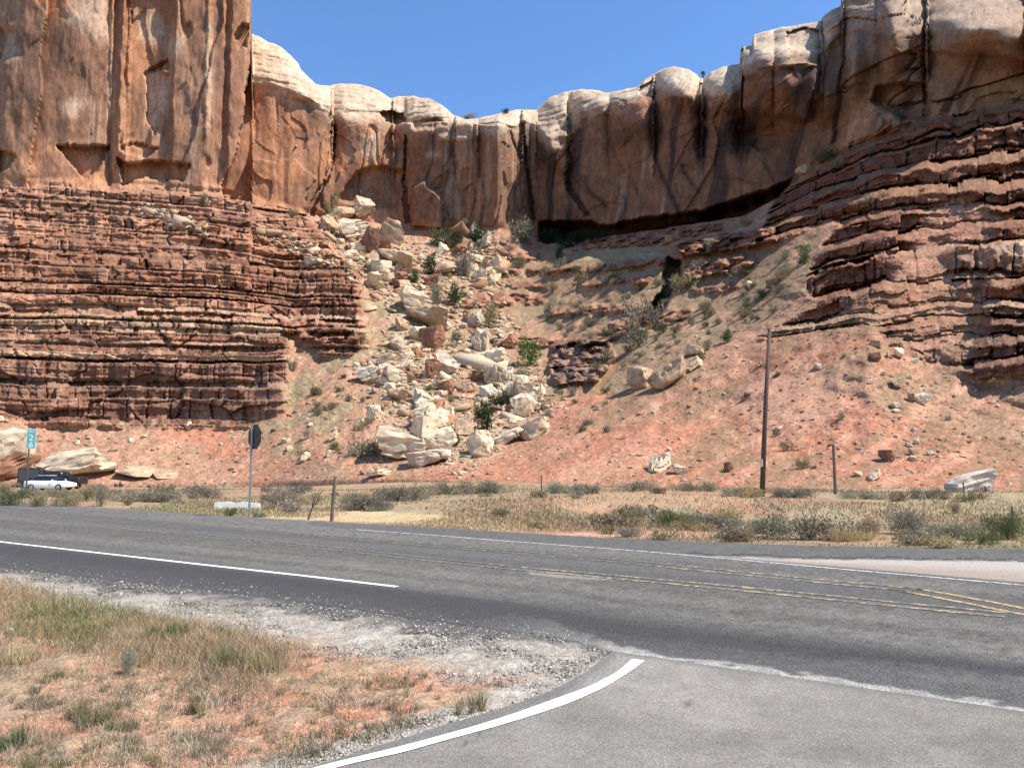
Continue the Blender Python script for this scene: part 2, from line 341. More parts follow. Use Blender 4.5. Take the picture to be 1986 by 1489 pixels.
# sandstone wall: panels, flutes, alcoves
pv, pe = cell(arc*.10 + 9 + (fbm(Z0*.08, arc*.05, 0, 3, 33)-.5)*.5, Z0*.012 + 3, 100)
qv, qe = cell(arc*.30 + (fbm(Z0*.2, arc*.1, 0, 3, 34)-.5)*1.2, Z0*.07, 104)
face = isc*(1-.75*cap); n0 = fbm(arc*.04, Z0*.05, 0, 2, 106)
sv, se = cell(arc*.085 + (fbm(arc*.2, Z0*.2, 0, 3, 35)-.5)*.8, Z0*.042 + (fbm(arc*.2+7, Z0*.2, 0, 3, 36)-.5)*.9, 112)
spall = np.where(sv > .84, (sv-.70)*6.0, 0)
tv_, te_ = cell(arc*.22 + (fbm(arc*.4, Z0*.4, 0, 3, 37)-.5)*.9, Z0*.10 + (fbm(arc*.4+7, Z0*.4, 0, 3, 38)-.5)*.9, 113); spall = spall + np.where(tv_ > .93, (tv_-.85)*6.0, 0)
kn = abs(fbm(arc*.09+3, Z0*.02, 0, 4, 39)-.5); crackd = .9*sstep(.012, .0, kn)*sstep(.45, .55, fbm(arc*.03, Z0*.06, 0, 2, 41))
spall = spall*np.where(PX < 487, .12, .6)
D = D + face*((pv-.5)*2.4 + (qv-.5)*.45*sstep(.45, .6, n0) + (fbm(arc*.06, Z0*.03, 0, 2, 107)-.5)*4.5 + spall + crackd + (fbm(arc*.5, Z0*.22, 0, 4, 108)-.5)*1.0)
D = D + isc*cap*((fbm(X0*.08, Y0*.08, Z0*.05, 3, 109)-.5)*7 + np.sin(zw*3.1 + 7*fbm(X0*.06, Z0*.1, 0, 3, 110))*.13 + .25*sstep(.05, .0, abs(fbm(X0*.06, zw*.9, 0, 2, 132)-.5)) + (fbm(X0*.22, Y0*.1, Z0*.3, 4, 133)-.5)*1.8)
FEAT = [   # picture outline, metres set back (+) or standing proud (-), softness
([(488,60),(487,100),(479,160),(470,230),(455,300),(434,345),(430,372),(440,400),(492,400)],12,0),
([(105,283),(215,283),(208,300),(192,330),(165,352),(132,312)],3.2,0),
([(-10,290),(30,300),(22,322),(-10,345)],3.0,0),
([(228,308),(250,318),(290,310),(372,318),(358,352),(262,345),(238,362)],3.6,0),
([(236,285),(262,278),(305,290),(285,306),(240,300)],1.6,0),
([(288,134),(326,119),(330,136),(296,143)],2.2,0),
([(453,66),(470,46),(482,50),(480,88),(462,92)],2.4,0),
([(245,-20),(330,-20),(328,80),(318,130),(285,290),(245,280),(240,160)],1.8,1),
([(282,140),(330,145),(325,215),(300,265),(284,225)],1.2,0),
([(215,-20),(245,-20),(236,200),(234,300),(216,345),(214,180)],-1.6,1),
([(405,-20),(440,-20),(430,200),(412,320),(398,300)],-1.2,1),
([(-5,55),(25,62),(42,105),(-5,125)],2.0,1),
([(648,240),(652,240),(650,300),(640,345),(614,400),(608,430),(599,430),(602,398),(634,335),(646,300)],2.5,0),
([(738,219),(758,214),(783,221),(790,236),(772,241),(748,237)],5,0),
([(786,260),(791,260),(788,330),(796,432),(785,432),(781,345)],3,0),
([(690,335),(735,322),(782,330),(774,402),(700,398),(655,388)],3.2,1),
([(800,365),(825,347),(845,375),(862,392),(860,446),(797,446)],-4.5,1),
([(800,238),(850,228),(870,240),(840,246),(805,250)],2.2,1),
([(850,262),(905,262),(900,275),(850,275)],-.8,1),
([(1012,240),(1016,240),(1026,330),(1036,430),(1026,430),(1018,330)],2.5,0),
([(1045,432),(1130,432),(1180,440),(1250,425),(1370,408),(1480,372),(1532,352),(1512,386),(1440,420),(1300,440),(1240,452),(1180,456),(1120,470),(1085,496),(1050,492)],18,1),
([(1060,262),(1100,255),(1112,262),(1104,310),(1098,350),(1088,330),(1070,300)],-3.0,1),
([(1240,168),(1268,152),(1270,190),(1240,185)],2.5,0),
([(1108,262),(1116,262),(1104,310),(1106,360),(1146,420),(1136,424),(1096,364),(1096,310)],1.6,0),
([(1430,96),(1470,90),(1590,100),(1590,190),(1560,235),(1500,222),(1440,212)],-4.5,2),
([(1525,65),(1560,52),(1590,60),(1590,128),(1560,122),(1530,118)],2.5,0),
([(1586,120),(1592,180),(1572,232),(1566,220),(1584,170)],2.5,1),
([(1634,118),(1640,112),(1630,200),(1620,280),(1615,280),(1625,190)],2,1),
([(1792,20),(1799,30),(1796,150),(1802,230),(1794,236),(1791,140)],2.5,1),
([(1690,195),(1702,168),(1760,160),(1796,165),(1795,235),(1750,232),(1700,200)],4,1),
([(1690,270),(1700,225),(1735,215),(1760,235),(1740,262),(1695,288)],-3.5,2),
([(1800,96),(1880,45),(1960,40),(2100,60),(2100,150),(1960,112),(1850,105)],-2.5,2),
]
BUT = [(-700,0),(-40,3),(0,3.5),(10,0),(45,-2.2),(120,-3.2),(190,-1.2),(212,1.8),(218,4.5),(247,-2.0),(251,.6),(330,1.6),(337,-.6),(398,-1.2),(408,1.2),(437,1.2),(445,-1.4),(470,-.4),(487,2)]
D = D + isc*(PX < 488)*np.interp(PX + wob*.5 + (PY-200)*.03, [q[0] for q in BUT], [q[1] for q in BUT])*.62
for x0, x1, am in [(490,644,5),(646,762,6),(764,884,6),(926,1012,4),(1040,1108,3),(1100,1182,5),(1182,1266,4),(1268,1360,8),(1362,1436,7),(1438,1500,3),(1500,1592,4),(1594,1634,3),(1636,1700,3.5),(1700,1795,4),(1800,1990,4)]:
    q = (PX + wob*.4 - (x0+x1)/2)/((x1-x0)/2); D = D + isc*sstep(5.3, 5.85, LV)*(abs(q) <= 1)*am*.68*np.clip(abs(q), 0, 1)**(3.5)
for i_, (pts, a, s) in enumerate(FEAT):
    if i_ == 0: D = np.where((P(pts, 0) > .5) & (PX < 489.5) & (LV > 4.95), 174.5 + (D-D0)*.5, D)
    else: D = D + a*P(pts, s)*sstep(4.9, 5.0, LV)
for x_, y_, rx, ry, a in [(1505,150,48,62,-6.5),(1330,178,34,34,-3.5),(1400,168,32,34,-4.5),(1655,125,24,62,-5),(1728,70,34,75,-7),(1600,185,30,50,-4),(1890,55,95,48,-8),(1480,265,60,30,4),(1240,235,40,40,-2.5),(1065,290,18,40,-2),(1560,300,30,40,-2),(1725,330,10,10,0)]:
    D = D + a*1.35*G(x_, y_, rx, ry)*isc
rk, rke = cell(arc*.13 + (fbm(arc*.3, Z0*.3, 0, 3, 97)-.5)*.8, Z0*.075 + (fbm(arc*.3+5, Z0*.3, 0, 3, 98)-.5)*.8, 99)
D = D + isc*sstep(1560, 1660, PX)*((rk-.5)*4.5 + .8*sstep(.05, 0, rke))
X1, Y1, Z1 = unproj(PX, PY, D)

# ---- rock colours (stone tones, with the shade of the back and right walls painted in)
n1 = fbm(arc*.06, Z0*.05, 0, 4, 120); n2 = fbm(arc*.35, Z0*.30, Y0*.1, 4, 121); n3 = fbm(PX*.11, PY*.11, 0, 4, 122)
strk = fbm(arc*.75 + (fbm(Z0*.1, arc*.1, 0, 2, 6)-.5)*1.2, Z0*.035, 0, 4, 123); strk2 = fbm(arc*2.1, Z0*.06, 0, 3, 124)
sh = PX.shape
c = C3(sh, (.37,.17,.085)); c = mix(c, (.44,.235,.13), sstep(.48, .66, n1)*.7); c = mix(c, (.30,.15,.09), sstep(.5, .35, n2)*.6)
right = sstep(1400, 1600, PX)*sstep(330, 120, PY)
c = mix(c, (.255,.175,.12), right*.75)
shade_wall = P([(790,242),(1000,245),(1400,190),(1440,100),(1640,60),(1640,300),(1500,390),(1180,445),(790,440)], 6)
c = mix(c, (.175,.090,.054), shade_wall*.8)  # shade of these walls painted in as darker stone, along with dark varnish
# desert varnish: broad patches and drips
patch = P([(30,55),(70,35),(120,38),(160,45),(172,70),(205,80),(216,120),(212,200),(195,300),(60,260),(20,230),(10,140)], 2)
patch = np.maximum(patch, P([(335,150),(372,20),(405,10),(400,200),(420,320),(330,310),(300,260),(328,215)], 3)*.8)
patch = np.maximum(patch, P([(412,10),(470,0),(484,100),(462,250),(430,345),(410,310)], 3)*.75)
patch = np.maximum(patch, P([(243,160),(280,150),(284,225),(286,280),(240,280)], 2)*.7)
c = mix(c, (.185,.095,.058), isc*patch*(.50 + .40*sstep(.35, .6, n1*.5+strk*.5)))
c = mix(c, (.15,.078,.05), isc*(1-cap)*sstep(.54, .68, strk)*np.where(PX < 487, .18, .45+.4*sstep(1000, 1100, PX)))
c = mix(c, (.055,.035,.03), isc*(1-cap)*sstep(.60, .70, strk)*sstep(980, 1050, PX)*.8)
c = mix(c, (.56,.43,.31), isc*(1-cap)*sstep(.58, .68, strk2)*sstep(.56, .64, fbm(arc*.2, Z0*.04, 0, 3, 126))*.22)
PALE_SPOTS = [[(400,40),(412,40),(415,150),(408,260),(402,240)],[(318,60),(355,70),(362,95),(340,118),(322,110)],[(285,145),(328,150),(322,215),(300,262),(286,225)],
 [(120,205),(150,192),(186,200),(160,212),(140,230)],[(0,58),(28,65),(42,105),(20,120),(0,100)],[(675,255),(686,255),(684,310),(674,312)],[(700,260),(735,262),(730,305),(698,300)],
 [(845,262),(905,262),(900,272),(850,273)],[(825,295),(850,292),(852,305),(828,306)],[(150,0),(205,0),(218,60),(200,85),(180,75),(120,30)],[(260,30),(300,20),(320,60),(300,90),(265,70)]]
for q in PALE_SPOTS: c = mix(c, (.58,.42,.29), P(q, 2)*isc*.5)
DRIPS = [([(1098,312),(1104,312),(1106,360),(1148,420),(1136,420),(1096,362)],.9),([(1130,330),(1142,360),(1182,405),(1176,408),(1134,365)],.9),([(1265,215),(1274,300),(1290,345),(1322,414),(1312,414),(1280,345),(1262,290)],.95),
 ([(1308,296),(1320,310),(1358,372),(1352,378),(1325,335)],.85),([(1220,300),(1232,350),(1250,405),(1242,405),(1226,355)],.5),([(1342,245),(1372,245),(1368,305),(1350,310)],.8),([(1412,230),(1462,225),(1470,280),(1415,300)],.75),
 ([(1475,285),(1505,355),(1498,356),(1480,310)],.9),([(1486,285),(1520,335),(1512,330)],.7),([(1570,280),(1612,330),(1600,330)],.8),([(560,260),(566,260),(560,330),(556,370),(552,330)],.5),([(1022,300),(1036,420),(1030,425),(1018,330)],.7),
 ([(590,190),(635,215),(640,250),(600,250)],.55),([(560,250),(640,250),(640,275),(565,270)],.35),([(1180,260),(1260,230),(1300,260),(1180,290)],.4)]
for q, a in DRIPS: c = mix(c, (.05,.033,.028), P(q, 1)*isc*a)
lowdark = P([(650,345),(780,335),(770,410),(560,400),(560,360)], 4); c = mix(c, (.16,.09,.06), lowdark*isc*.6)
capc = mix(C3(sh, (.52,.40,.28)), (.42,.28,.185), sstep(.42, .62, n2)*.6); capc = mix(capc, (.36,.25,.18), sstep(.60, .68, fbm(X0*.05, zw*1.1, 0, 5, 130))*.55)
capm = cap*sstep(480, 492, PX)*(1-.75*sstep(1560, 1660, PX))*np.where(PX > 1085, sstep(6.12, 6.42, LV + (fbm(PX*.03, PY*.05, 0, 3, 131)-.5)*.5), 1); clr = isc*sstep(.02, .0, abs(fbm(X0*.06, zw*.9, 0, 4, 132)-.5))*sstep(5.5, 5.9, LV)
c = mix(c, (.31,.215,.15), cap*sstep(1085, 1110, PX)*.7)
c = mix(c, capc, capm); c = mix(c, (.20,.13,.09), clr*.45)
# a pale weathered rim just under the caps
c = mix(c, (.48,.35,.24), isc*sstep(5.80, 5.97, LV + (n2-.5)*.3)*sstep(486, 492, PX)*sstep(1120, 1060, PX)*.45)
# terraces
lc = lcol[zi]; lc = mix(lc, (.46,.31,.20), sstep(.58, .72, n3)*.35); lc = mix(lc, (.16,.085,.06), sstep(.47, .35, n2)*.45)
lc = mix(lc, (.28,.125,.070), .35*np.ones(sh)); lc = mix(lc, (.40,.23,.145), sstep(.55, .85, b2)*.45); lc = lc*(0.62 + .35*bv + .45*(bn-.5))[..., None]*1.08; lc = mix(lc, (.07,.04,.03), sstep(.05, .01, be)*.7)
rc_ = mix(C3(sh, (.19,.082,.050)), (.27,.125,.074), j1); rc_ = mix(rc_, (.14,.065,.045), sstep(.45, .8, sub)*.6); rc_ = mix(rc_, (.17,.10,.075), sstep(9.0, 9.6, sS)*.8)
rc_ = mix(rc_, (.50,.37,.25), sstep(5.6, 6.1, sS)*sstep(7.4, 6.9, sS)*sstep(1660, 1820, PX)*(.25+.7*sstep(.45, .6, fbm(arc*.25, sS*1.2, 0, 4, 168))))
rc_ = mix(rc_, (.46,.35,.24), sstep(7.8, 8.05, sS)*sstep(9.1, 8.8, sS)*.7*sstep(.3, .55, n2+.1))
trc = mix(C3(sh, (.31,.155,.088)), (.265,.165,.088), sstep(.46, .62, n2)); rc_ = mix(rc_, trc, (~rise)*sstep(5.5, 4.0, sS)*.7 + (~rise)*sstep(4.0, 5.5, sS)*.35)
rc_ = mix(rc_, (.06,.035,.028), rise*sstep(.05, .01, j1e)*.5); rc_ = rc_*(.66+.4*n3)[..., None]*np.array([1.06,.97,.92])
up = sstep(470, 380, PY)*sstep(700, 500, PX); lc = mix(lc, (.36,.20,.13), up*.35)
lowl = P([(-20,720),(555,715),(556,800),(420,800),(-20,760)], 6); lc = mix(lc, (.18,.095,.064), lowl*.55)
lc = lc*(1-rgt)[..., None] + rc_*rgt[..., None]
# talus
tc_ = mix(C3(sh, (.37,.195,.118)), (.39,.16,.088), sstep(.50, .64, fbm(X0*.07, Y0*.07, Z0*.05, 4, 140)))
tan = P([(560,660),(800,520),(1000,520),(1300,480),(1500,440),(1560,560),(1480,640),(1250,760),(1100,850),(960,900),(560,900),(460,840)], 14)
tc_ = mix(tc_, (.34,.19,.108), tan*.8)
tc_ = mix(tc_, (.23,.19,.10), sstep(.50, .62, fbm(X0*.22, Z0*.35, Y0*.1, 4, 141))*(.25+.5*tan))
tc_ = mix(tc_, (.47,.33,.22), sstep(.58, .67, fbm(PX*.16, PY*.22, 0, 4, 142))*.45)
tc_ = mix(tc_, (.22,.12,.075), sstep(.60, .68, fbm(PX*.20, PY*.26, 0, 4, 143))*.55)
ua, va = PX*.86-PY*.5, PX*.5+PY*.86; stv = fbm(ua*.008, va*.045, 0, 5, 148); rs = sstep(1000, 1120, PX)
tc_ = mix(tc_, (.24,.155,.085), rs*sstep(.50, .62, stv)*.6); tc_ = mix(tc_, (.46,.245,.155), rs*sstep(.47, .36, stv)*.65)
mid_s = P([(1040,500),(1300,470),(1500,440),(1600,500),(1560,600),(1420,660),(1250,740),(1000,650),(900,560)], 16); tc_ = mix(tc_, (.255,.175,.10), mid_s*(.35+.5*sstep(.4, .62, fbm(PX*.03, PY*.06, 0, 4, 149))))
REDS = [[(1040,820),(1080,775),(1150,735),(1190,745),(1180,790),(1110,820),(1060,840)],[(1250,820),(1330,775),(1420,760),(1330,830),(1240,850)],[(1820,905),(1870,850),(1925,860),(1930,920),(1850,920)],[(1560,770),(1680,720),(1720,800),(1640,830)],
 [(20,830),(60,800),(120,860),(90,890)],[(1170,860),(1300,800),(1420,780),(1300,880)],[(1870,800),(1960,770),(2000,800),(1900,815)],[(1930,930),(1990,915),(1990,950)],[(180,800),(420,830),(440,880),(300,850)]]
for q in REDS: tc_ = mix(tc_, (.45,.175,.10), P(q, 6)*.5*sstep(.35, .6, fbm(X0*.2, Y0*.2, Z0*.2, 3, 145)))
chutem = P([(630,425),(700,410),(790,440),(930,450),(960,520),(900,600),(960,700),(1060,740),(1020,830),(900,900),(720,900),(740,760),(770,640),(700,520)], 10)
tc_ = mix(tc_, (.40,.29,.19), chutem*.6*sstep(.35, .6, fbm(PX*.07, PY*.09, 0, 4, 147)))
grs = P([(1110,495),(1190,480),(1290,478),(1270,500),(1150,505)], 3); tc_ = mix(tc_, (.31,.25,.12), grs*.6)
grs = P([(1560,330),(1700,290),(1690,310),(1570,350)], 4); tc_ = mix(tc_, (.36,.31,.15), grs*.6)
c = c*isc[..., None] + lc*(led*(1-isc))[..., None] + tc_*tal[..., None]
bc = mix(C3(sh, (.20,.085,.052)), (.31,.15,.09), sstep(.48, .62, n3)); c = mix(c, bc, band*(1-isc)*.85)
outc = P([(1070,672),(1110,655),(1180,655),(1190,690),(1160,738),(1080,748),(1062,715)], 1); c = mix(c, (.25,.165,.125), outc*.6*(1-isc)); c = mix(c, (.10,.06,.045), outc*sstep(.5,.62,fbm(X0*1.5, Z0*.5, 0, 4, 94))*.7)
n5 = fbm(PX*.33, PY*.30, 0, 3, 129); n6 = fbm(arc*1.6, Z0*.35, Y0*.2, 4, 128)
c = np.clip(c*(1 + (n3-.5)*.5 + (n5-.5)*.45 + isc*(n6-.5)*.5)[..., None], .01, .9)

# back of the mesa, behind the skyline
bx_, by_, bz_, bcol = [X1], [Y1], [Z1], [c]
for dd, dz in ((4, -.3), (25, -1.0), (70, -6), (110, -60)):
    bx_.append(X1[-1:]*(1+dd/Y1[-1:])); by_.append(Y1[-1:]+dd); bz_.append(Z1[-1:]+dz); bcol.append(c[-1:])
XX, YY, ZZ = np.concatenate(bx_), np.concatenate(by_), np.concatenate(bz_); CC = np.concatenate(bcol)
V = np.stack([XX, YY, ZZ], -1).reshape(-1, 3); FC = grid_faces(XX.shape[0], NC)
m_cliff = mat_attr('sandstone', .95, .9, .30, .55, .35, (1,1,.35), fine=(3.5,.15))
m_hill = mat_attr('red_talus_rock', .97, 1.4, .32, .7, .30, (1,1,1.6), fine=(5.0,.22))
kc = int(sum(NS[:5]))                               # first row of the cliff
nf = kc*(NC-1)
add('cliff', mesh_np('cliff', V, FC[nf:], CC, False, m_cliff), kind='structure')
add('rocky_hillside', mesh_np('rocky_hillside', V[:(kc+1)*NC], FC[:nf], CC[:kc+1], False, m_hill), kind='structure')
def surf(px, py):
    """point of the hillside seen at a picture position"""
    j = int(np.argmin(abs(us-px))); i = int(np.argmin(abs(PY[:, j]-py)))
    i0, i1 = max(0, i-2), min(NR-1, i+2)
    return Vector((X1[i, j], Y1[i, j], Z1[i, j]))
def place(px, py):
    """hillside or field ground under a picture position"""
    j = int(np.argmin(abs(us-px)))
    if py < PY[4, j]: return surf(px, py)
    x, y = gnd(px, py); 
    for _ in range(4): x, y = gnd(px, py, float(ground_z(x, y)))
    return Vector((float(x), float(y), float(ground_z(x, y))))

# ------------------------------------------------------------------ ground sheet
FAR = [(-700,938),(0,972),(100,977),(200,984),(350,994),(500,1004),(640,1012),(800,1020),(1000,1032),(1150,1041),(1300,1048),(1450,1054),(1600,1058),(1800,1061),(1986,1064),(2700,1078)]
NEAR = [(-700,1010),(0,1098),(200,1122),(400,1142),(600,1168),(800,1197),(950,1218),(1080,1232),(1190,1262),(1400,1292),(1600,1321),(1800,1351),(1986,1379),(2700,1490)]
SIDE = [(-900,2000),(0,1668),(300,1582),(600,1487),(750,1440),(900,1394),(1000,1364),(1080,1334),(1140,1300),(1190,1262)]
gu = np.concatenate([np.arange(-2400, -40, 40.), np.arange(-40, 2030, 3.), np.arange(2030, 4400, 40.)])
gv = np.concatenate([[902.6, 904, 906, 909, 913, 917], np.arange(920, 1500, 2.), np.arange(1500, 1900, 12.), np.arange(1900, 3400, 100.)])
GX, GY = np.meshgrid(gu, gv); wx, wy = gnd(GX, GY)
gz = ground_z(wx, wy)
near_f = sstep(24, 10, wy)
nearroad = sstep(0, 1, (GY-lin(GX, FAR))/8.)*sstep(0, 1, (lin(GX, NEAR)-GY)/8.)
side_top = np.where(GX < 1190, lin(GX, SIDE), 1e6)
def gnoise(s, seed, o=4): return fbm(wx*s, wy*s, 0, o, seed)
gsh = GX.shape
nb = gnoise(.9, 150); nf_ = gnoise(5, 151); nm = gnoise(2.2, 152)
g = mix(C3(gsh, (.43,.195,.117)), (.37,.225,.140), sstep(.46, .64, nb)*np.interp(GX, [0, 450, 800], [.85, .7, .2])); g = mix(g, (.34,.25,.15), sstep(.50, .62, nm)*.65); g = mix(g, (.20,.145,.095), sstep(.54, .66, nf_)*.65); g = mix(g, (.45,.32,.20), sstep(.56, .66, gnoise(12, 156))*.5)
# foreground: pale gravel shoulder fading down into red dirt
below = GY - lin(GX, NEAR)
gw = np.interp(GX, [0, 200, 400, 600, 800, 950, 1100], [40, 62, 75, 85, 95, 105, 95])
gm = sstep(1.25, .7, below/np.maximum(gw, 1) + (nm-.5)*.32)*sstep(-5, 3, below)
edge2 = lin(GX, SIDE)-GY                                   # above the driveway edge
gm2 = sstep(1.0, .55, edge2/np.interp(GX, [400, 800, 1100], [50, 42, 60]) + (nm-.5)*.8)*(GX < 1195)*(edge2 > -30)
grav = np.maximum(gm, gm2)
gc = mix(C3(gsh, (.315,.28,.228)), (.21,.185,.15), sstep(.48, .62, nf_)*.55); gc = mix(gc, (.43,.39,.325), sstep(.50, .60, gnoise(16, 155))*.55); gc = mix(gc, (.41,.35,.27), sstep(.5, .64, nm)*.2)
g = mix(g, gc, grav*.95)
dk = sstep(1.15, .25, below/np.interp(GX, [0, 300, 600, 900, 1150], [14, 30, 40, 34, 22]) + (nm-.5)*.9 + (nf_-.5)*.9)*(below > -9)
g = mix(g, (.07,.066,.062), dk*.92)
# field beyond the road
fld = GY < lin(GX, FAR)
fc = mix(C3(gsh, (.32,.185,.11)), (.32,.235,.135), sstep(.42, .58, gnoise(.28, 160))); fc = mix(fc, (.27,.22,.13), sstep(.5, .64, gnoise(.8, 161))*.7)
fc = mix(fc, (.48,.22,.13), poly(GX+40*(nb-.5), GY+16*(nm-.5), [(1060,985),(1200,955),(1330,965),(1460,985),(1460,1000),(1300,990),(1150,1005)]).astype(float)*.35)
fc = mix(fc, (.52,.30,.19), poly(GX, GY+8*(nm-.5), [(1080,1036),(1200,1030),(1400,1026),(1480,1032),(1380,1042),(1290,1046)]).astype(float)*.85)
fc = mix(fc, (.50,.38,.20), poly(GX, GY+10*(nm-.5), [(500,985),(640,985),(900,1000),(1050,1015),(1050,1032),(640,1008),(500,1000)]).astype(float)*.7)
fc = mix(fc, (.52,.40,.30), poly(GX, GY, [(-50,935),(60,938),(50,952),(-50,958)]).astype(float)*.8)
g = np.where(fld[..., None], fc, g)
offroad = (below > 4) & (edge2 > 3)
gz = gz + np.where(offroad & ~fld, ((nf_-.5)*.05+(nm-.5)*.10)*near_f*np.clip(below/25, 0, 1)*np.clip(edge2/25, 0, 1), 0)
gz = np.where(fld, gz, np.minimum(gz, .12)); gz[nearroad > .01] = np.minimum(gz[nearroad > .01], 0)
far_ok = GY > 980
g = np.clip(g*(1+(nf_-.5)*.5)[..., None], .01, .8)
m_ground = mat_attr('red_dirt_ground', .98, 11, .30, .8, .04, fine=(60,.45))
add('ground', mesh_np('ground', np.stack([wx, wy, gz], -1), grid_faces(*gsh)[:, ::-1], g, True, m_ground), kind='structure')

# ------------------------------------------------------------------ roads
def strip(name, cols, ytop, ybot, n, z, colfn, mat):
    t = (np.linspace(0, 1, n)**1.0)[:, None]; yy = ytop*(1-t) + ybot*t; xx = np.repeat(cols[None], n, 0)
    X, Y = gnd(xx, yy, z); col = colfn(xx, yy, X, Y); Z = 0*X+z; xl, yl = gnd(xx[-1:], yy[-1:]+2.5, z); zl = 0*xl-.03
    X, Y, Z, col = np.concatenate([X, xl]), np.concatenate([Y, yl]), np.concatenate([Z, zl]), np.concatenate([col, col[-1:]])
    return add(name, mesh_np(name, np.stack([X, Y, Z], -1), grid_faces(n+1, len(cols))[:, ::-1], col, True, mat), kind='structure')
LOWY = [(-700,930),(0,998),(175,1015),(280,1027),(500,1049),(600,1058),(700,1069),(800,1080.5),(900,1091),(1020,1103),(1190,1118),(1300,1128),(1500,1147),(1700,1167),(1800,1177),(1950,1191)]
UPY = [(-700,920),(0,983),(100,992),(200,1001),(330,1012),(500,1028),(700,1045),(900,1062),(1000,1070),(1200,1087),(1400,1107),(1600,1127),(1740,1140),(1800,1149),(1880,1164),(1986,1185),(2600,1290)]
FW = [(540,1014),(700,1027),(850,1038),(1000,1050),(1150,1061),(1300,1073),(1500,1091),(1700,1109),(1986,1134),(4400,1346)]
NW = [(-700,967),(0,1050),(200,1072.5),(400,1095),(600,1117),(770,1137)]
def road_col(x, y, X, Y):
    a = fbm(X*.5, Y*.5, 0, 3, 170); b = fbm(X*7, Y*7, 0, 3, 171)
    # direction along the road, to stretch tyre bands
    s = (y - lin(x, FAR))/np.maximum(lin(x, NEAR)-lin(x, FAR), 1)
    band_ = fbm(s*16, X*.03, 0, 3, 172)
    c = mix(C3(x.shape, (.105,.097,.083)), (.136,.126,.108), sstep(.4, .62, band_)); c = c*(1+(a-.5)*.22+(b-.5)*.45+(fbm(X*20, Y*20, 0, 2, 173)-.5)*.7)[..., None]
    mid = (y > lin(x, UPY)) & (y < lin(x, LOWY)); c = mix(c, (.085,.082,.08), mid*.5)
    c = mix(c, (.075,.072,.072), ((y < lin(x, FW)) & (x > 600))*.45)
    # dark tar band where the shoulder meets the junction
    tb = np.interp(x, [0,400,770,1000,1300,1600,1986], [1062,1108,1155,1190,1232,1262,1300]); tw = np.interp(x, [0,770,1000,1200,1400,1986], [16,18,30,36,30,14])
    c = mix(c, (.040,.039,.038), np.exp(-((y-tb+(b-.5)*10)/tw)**2)*.8)
    below = y - lin(x, [(-700,967),(0,1050),(400,1095),(770,1137),(1000,1163),(1200,1200)])
    c = mix(c, (.055,.052,.05), sstep(2, 8, below)*sstep(1250, 1000, x)*.75)
    c = mix(c, (.085,.082,.08), sstep(0, 30, y-lin(x, [(1150,1215),(1400,1250),(1986,1310)]))*sstep(1150, 1250, x)*.55)
    # loose gravel along the near edge
    e = lin(x, NEAR)-y; wv = np.interp(x, [0,400,800,1100,1190,1300,1986], [10,22,34,34,14,10,12])
    gk = sstep(1.0, .3, e/wv + (b-.5)*2.2 + (a-.5)*.8)*np.interp(x, [-100,900,1150,1200], [.0,.0,.35,1]); c = mix(c, C3(x.shape, (.36,.335,.29))*(0.45+1.1*b)[..., None], gk*.9)
    # gravel wedge beyond the far line
    wt = lin(x, [(1380,1077),(1500,1082),(1600,1085),(1700,1085),(1800,1086),(1986,1089),(2600,1098)]); wb = lin(x, [(1380,1078),(1500,1088),(1600,1096),(1800,1113),(1986,1129),(2600,1183)])
    wg = sstep(-1.5, 1.5, y-wt+(b-.5)*4)*sstep(1.5, -1.5, y-wb)*(x > 1380)
    wc = mix(C3(x.shape, (.31,.25,.195)), (.40,.36,.30), sstep(.8, .2, (y-wt)/np.maximum(wb-wt, 1))*.8); c = mix(c, wc, wg*.95)
    c = mix(c, (.03,.03,.03), (abs(y-wt+3+(fbm(x*.05, 2, 0, 3, 177)-.5)*10) < .9)*(x > 1330)*.9)
    # worn pale patch by the yellow line
    pw = poly(x, y+(b-.5)*3, [(1020,1106),(1080,1108),(1185,1119),(1190,1126),(1080,1120),(1030,1114)]).astype(float); c = mix(c, (.34,.31,.26), pw*.45)
    c = mix(c, (.03,.028,.025), poly(x, y, [(1045,1103),(1190,1117),(1190,1119),(1045,1105)]).astype(float)*.7)
    return np.clip(c, .01, .8)
m_road = mat_attr('worn_asphalt', .95, 34, .22, .5, .02, fine=(80,.7), spec=.2)
rc = np.concatenate([np.arange(-700, -20, 20.), np.arange(-20, 2010, 3.), np.arange(2010, 4600, 30.)])
strip('highway', rc, lin(rc, FAR), lin(rc, NEAR), 130, .010, road_col, m_road)
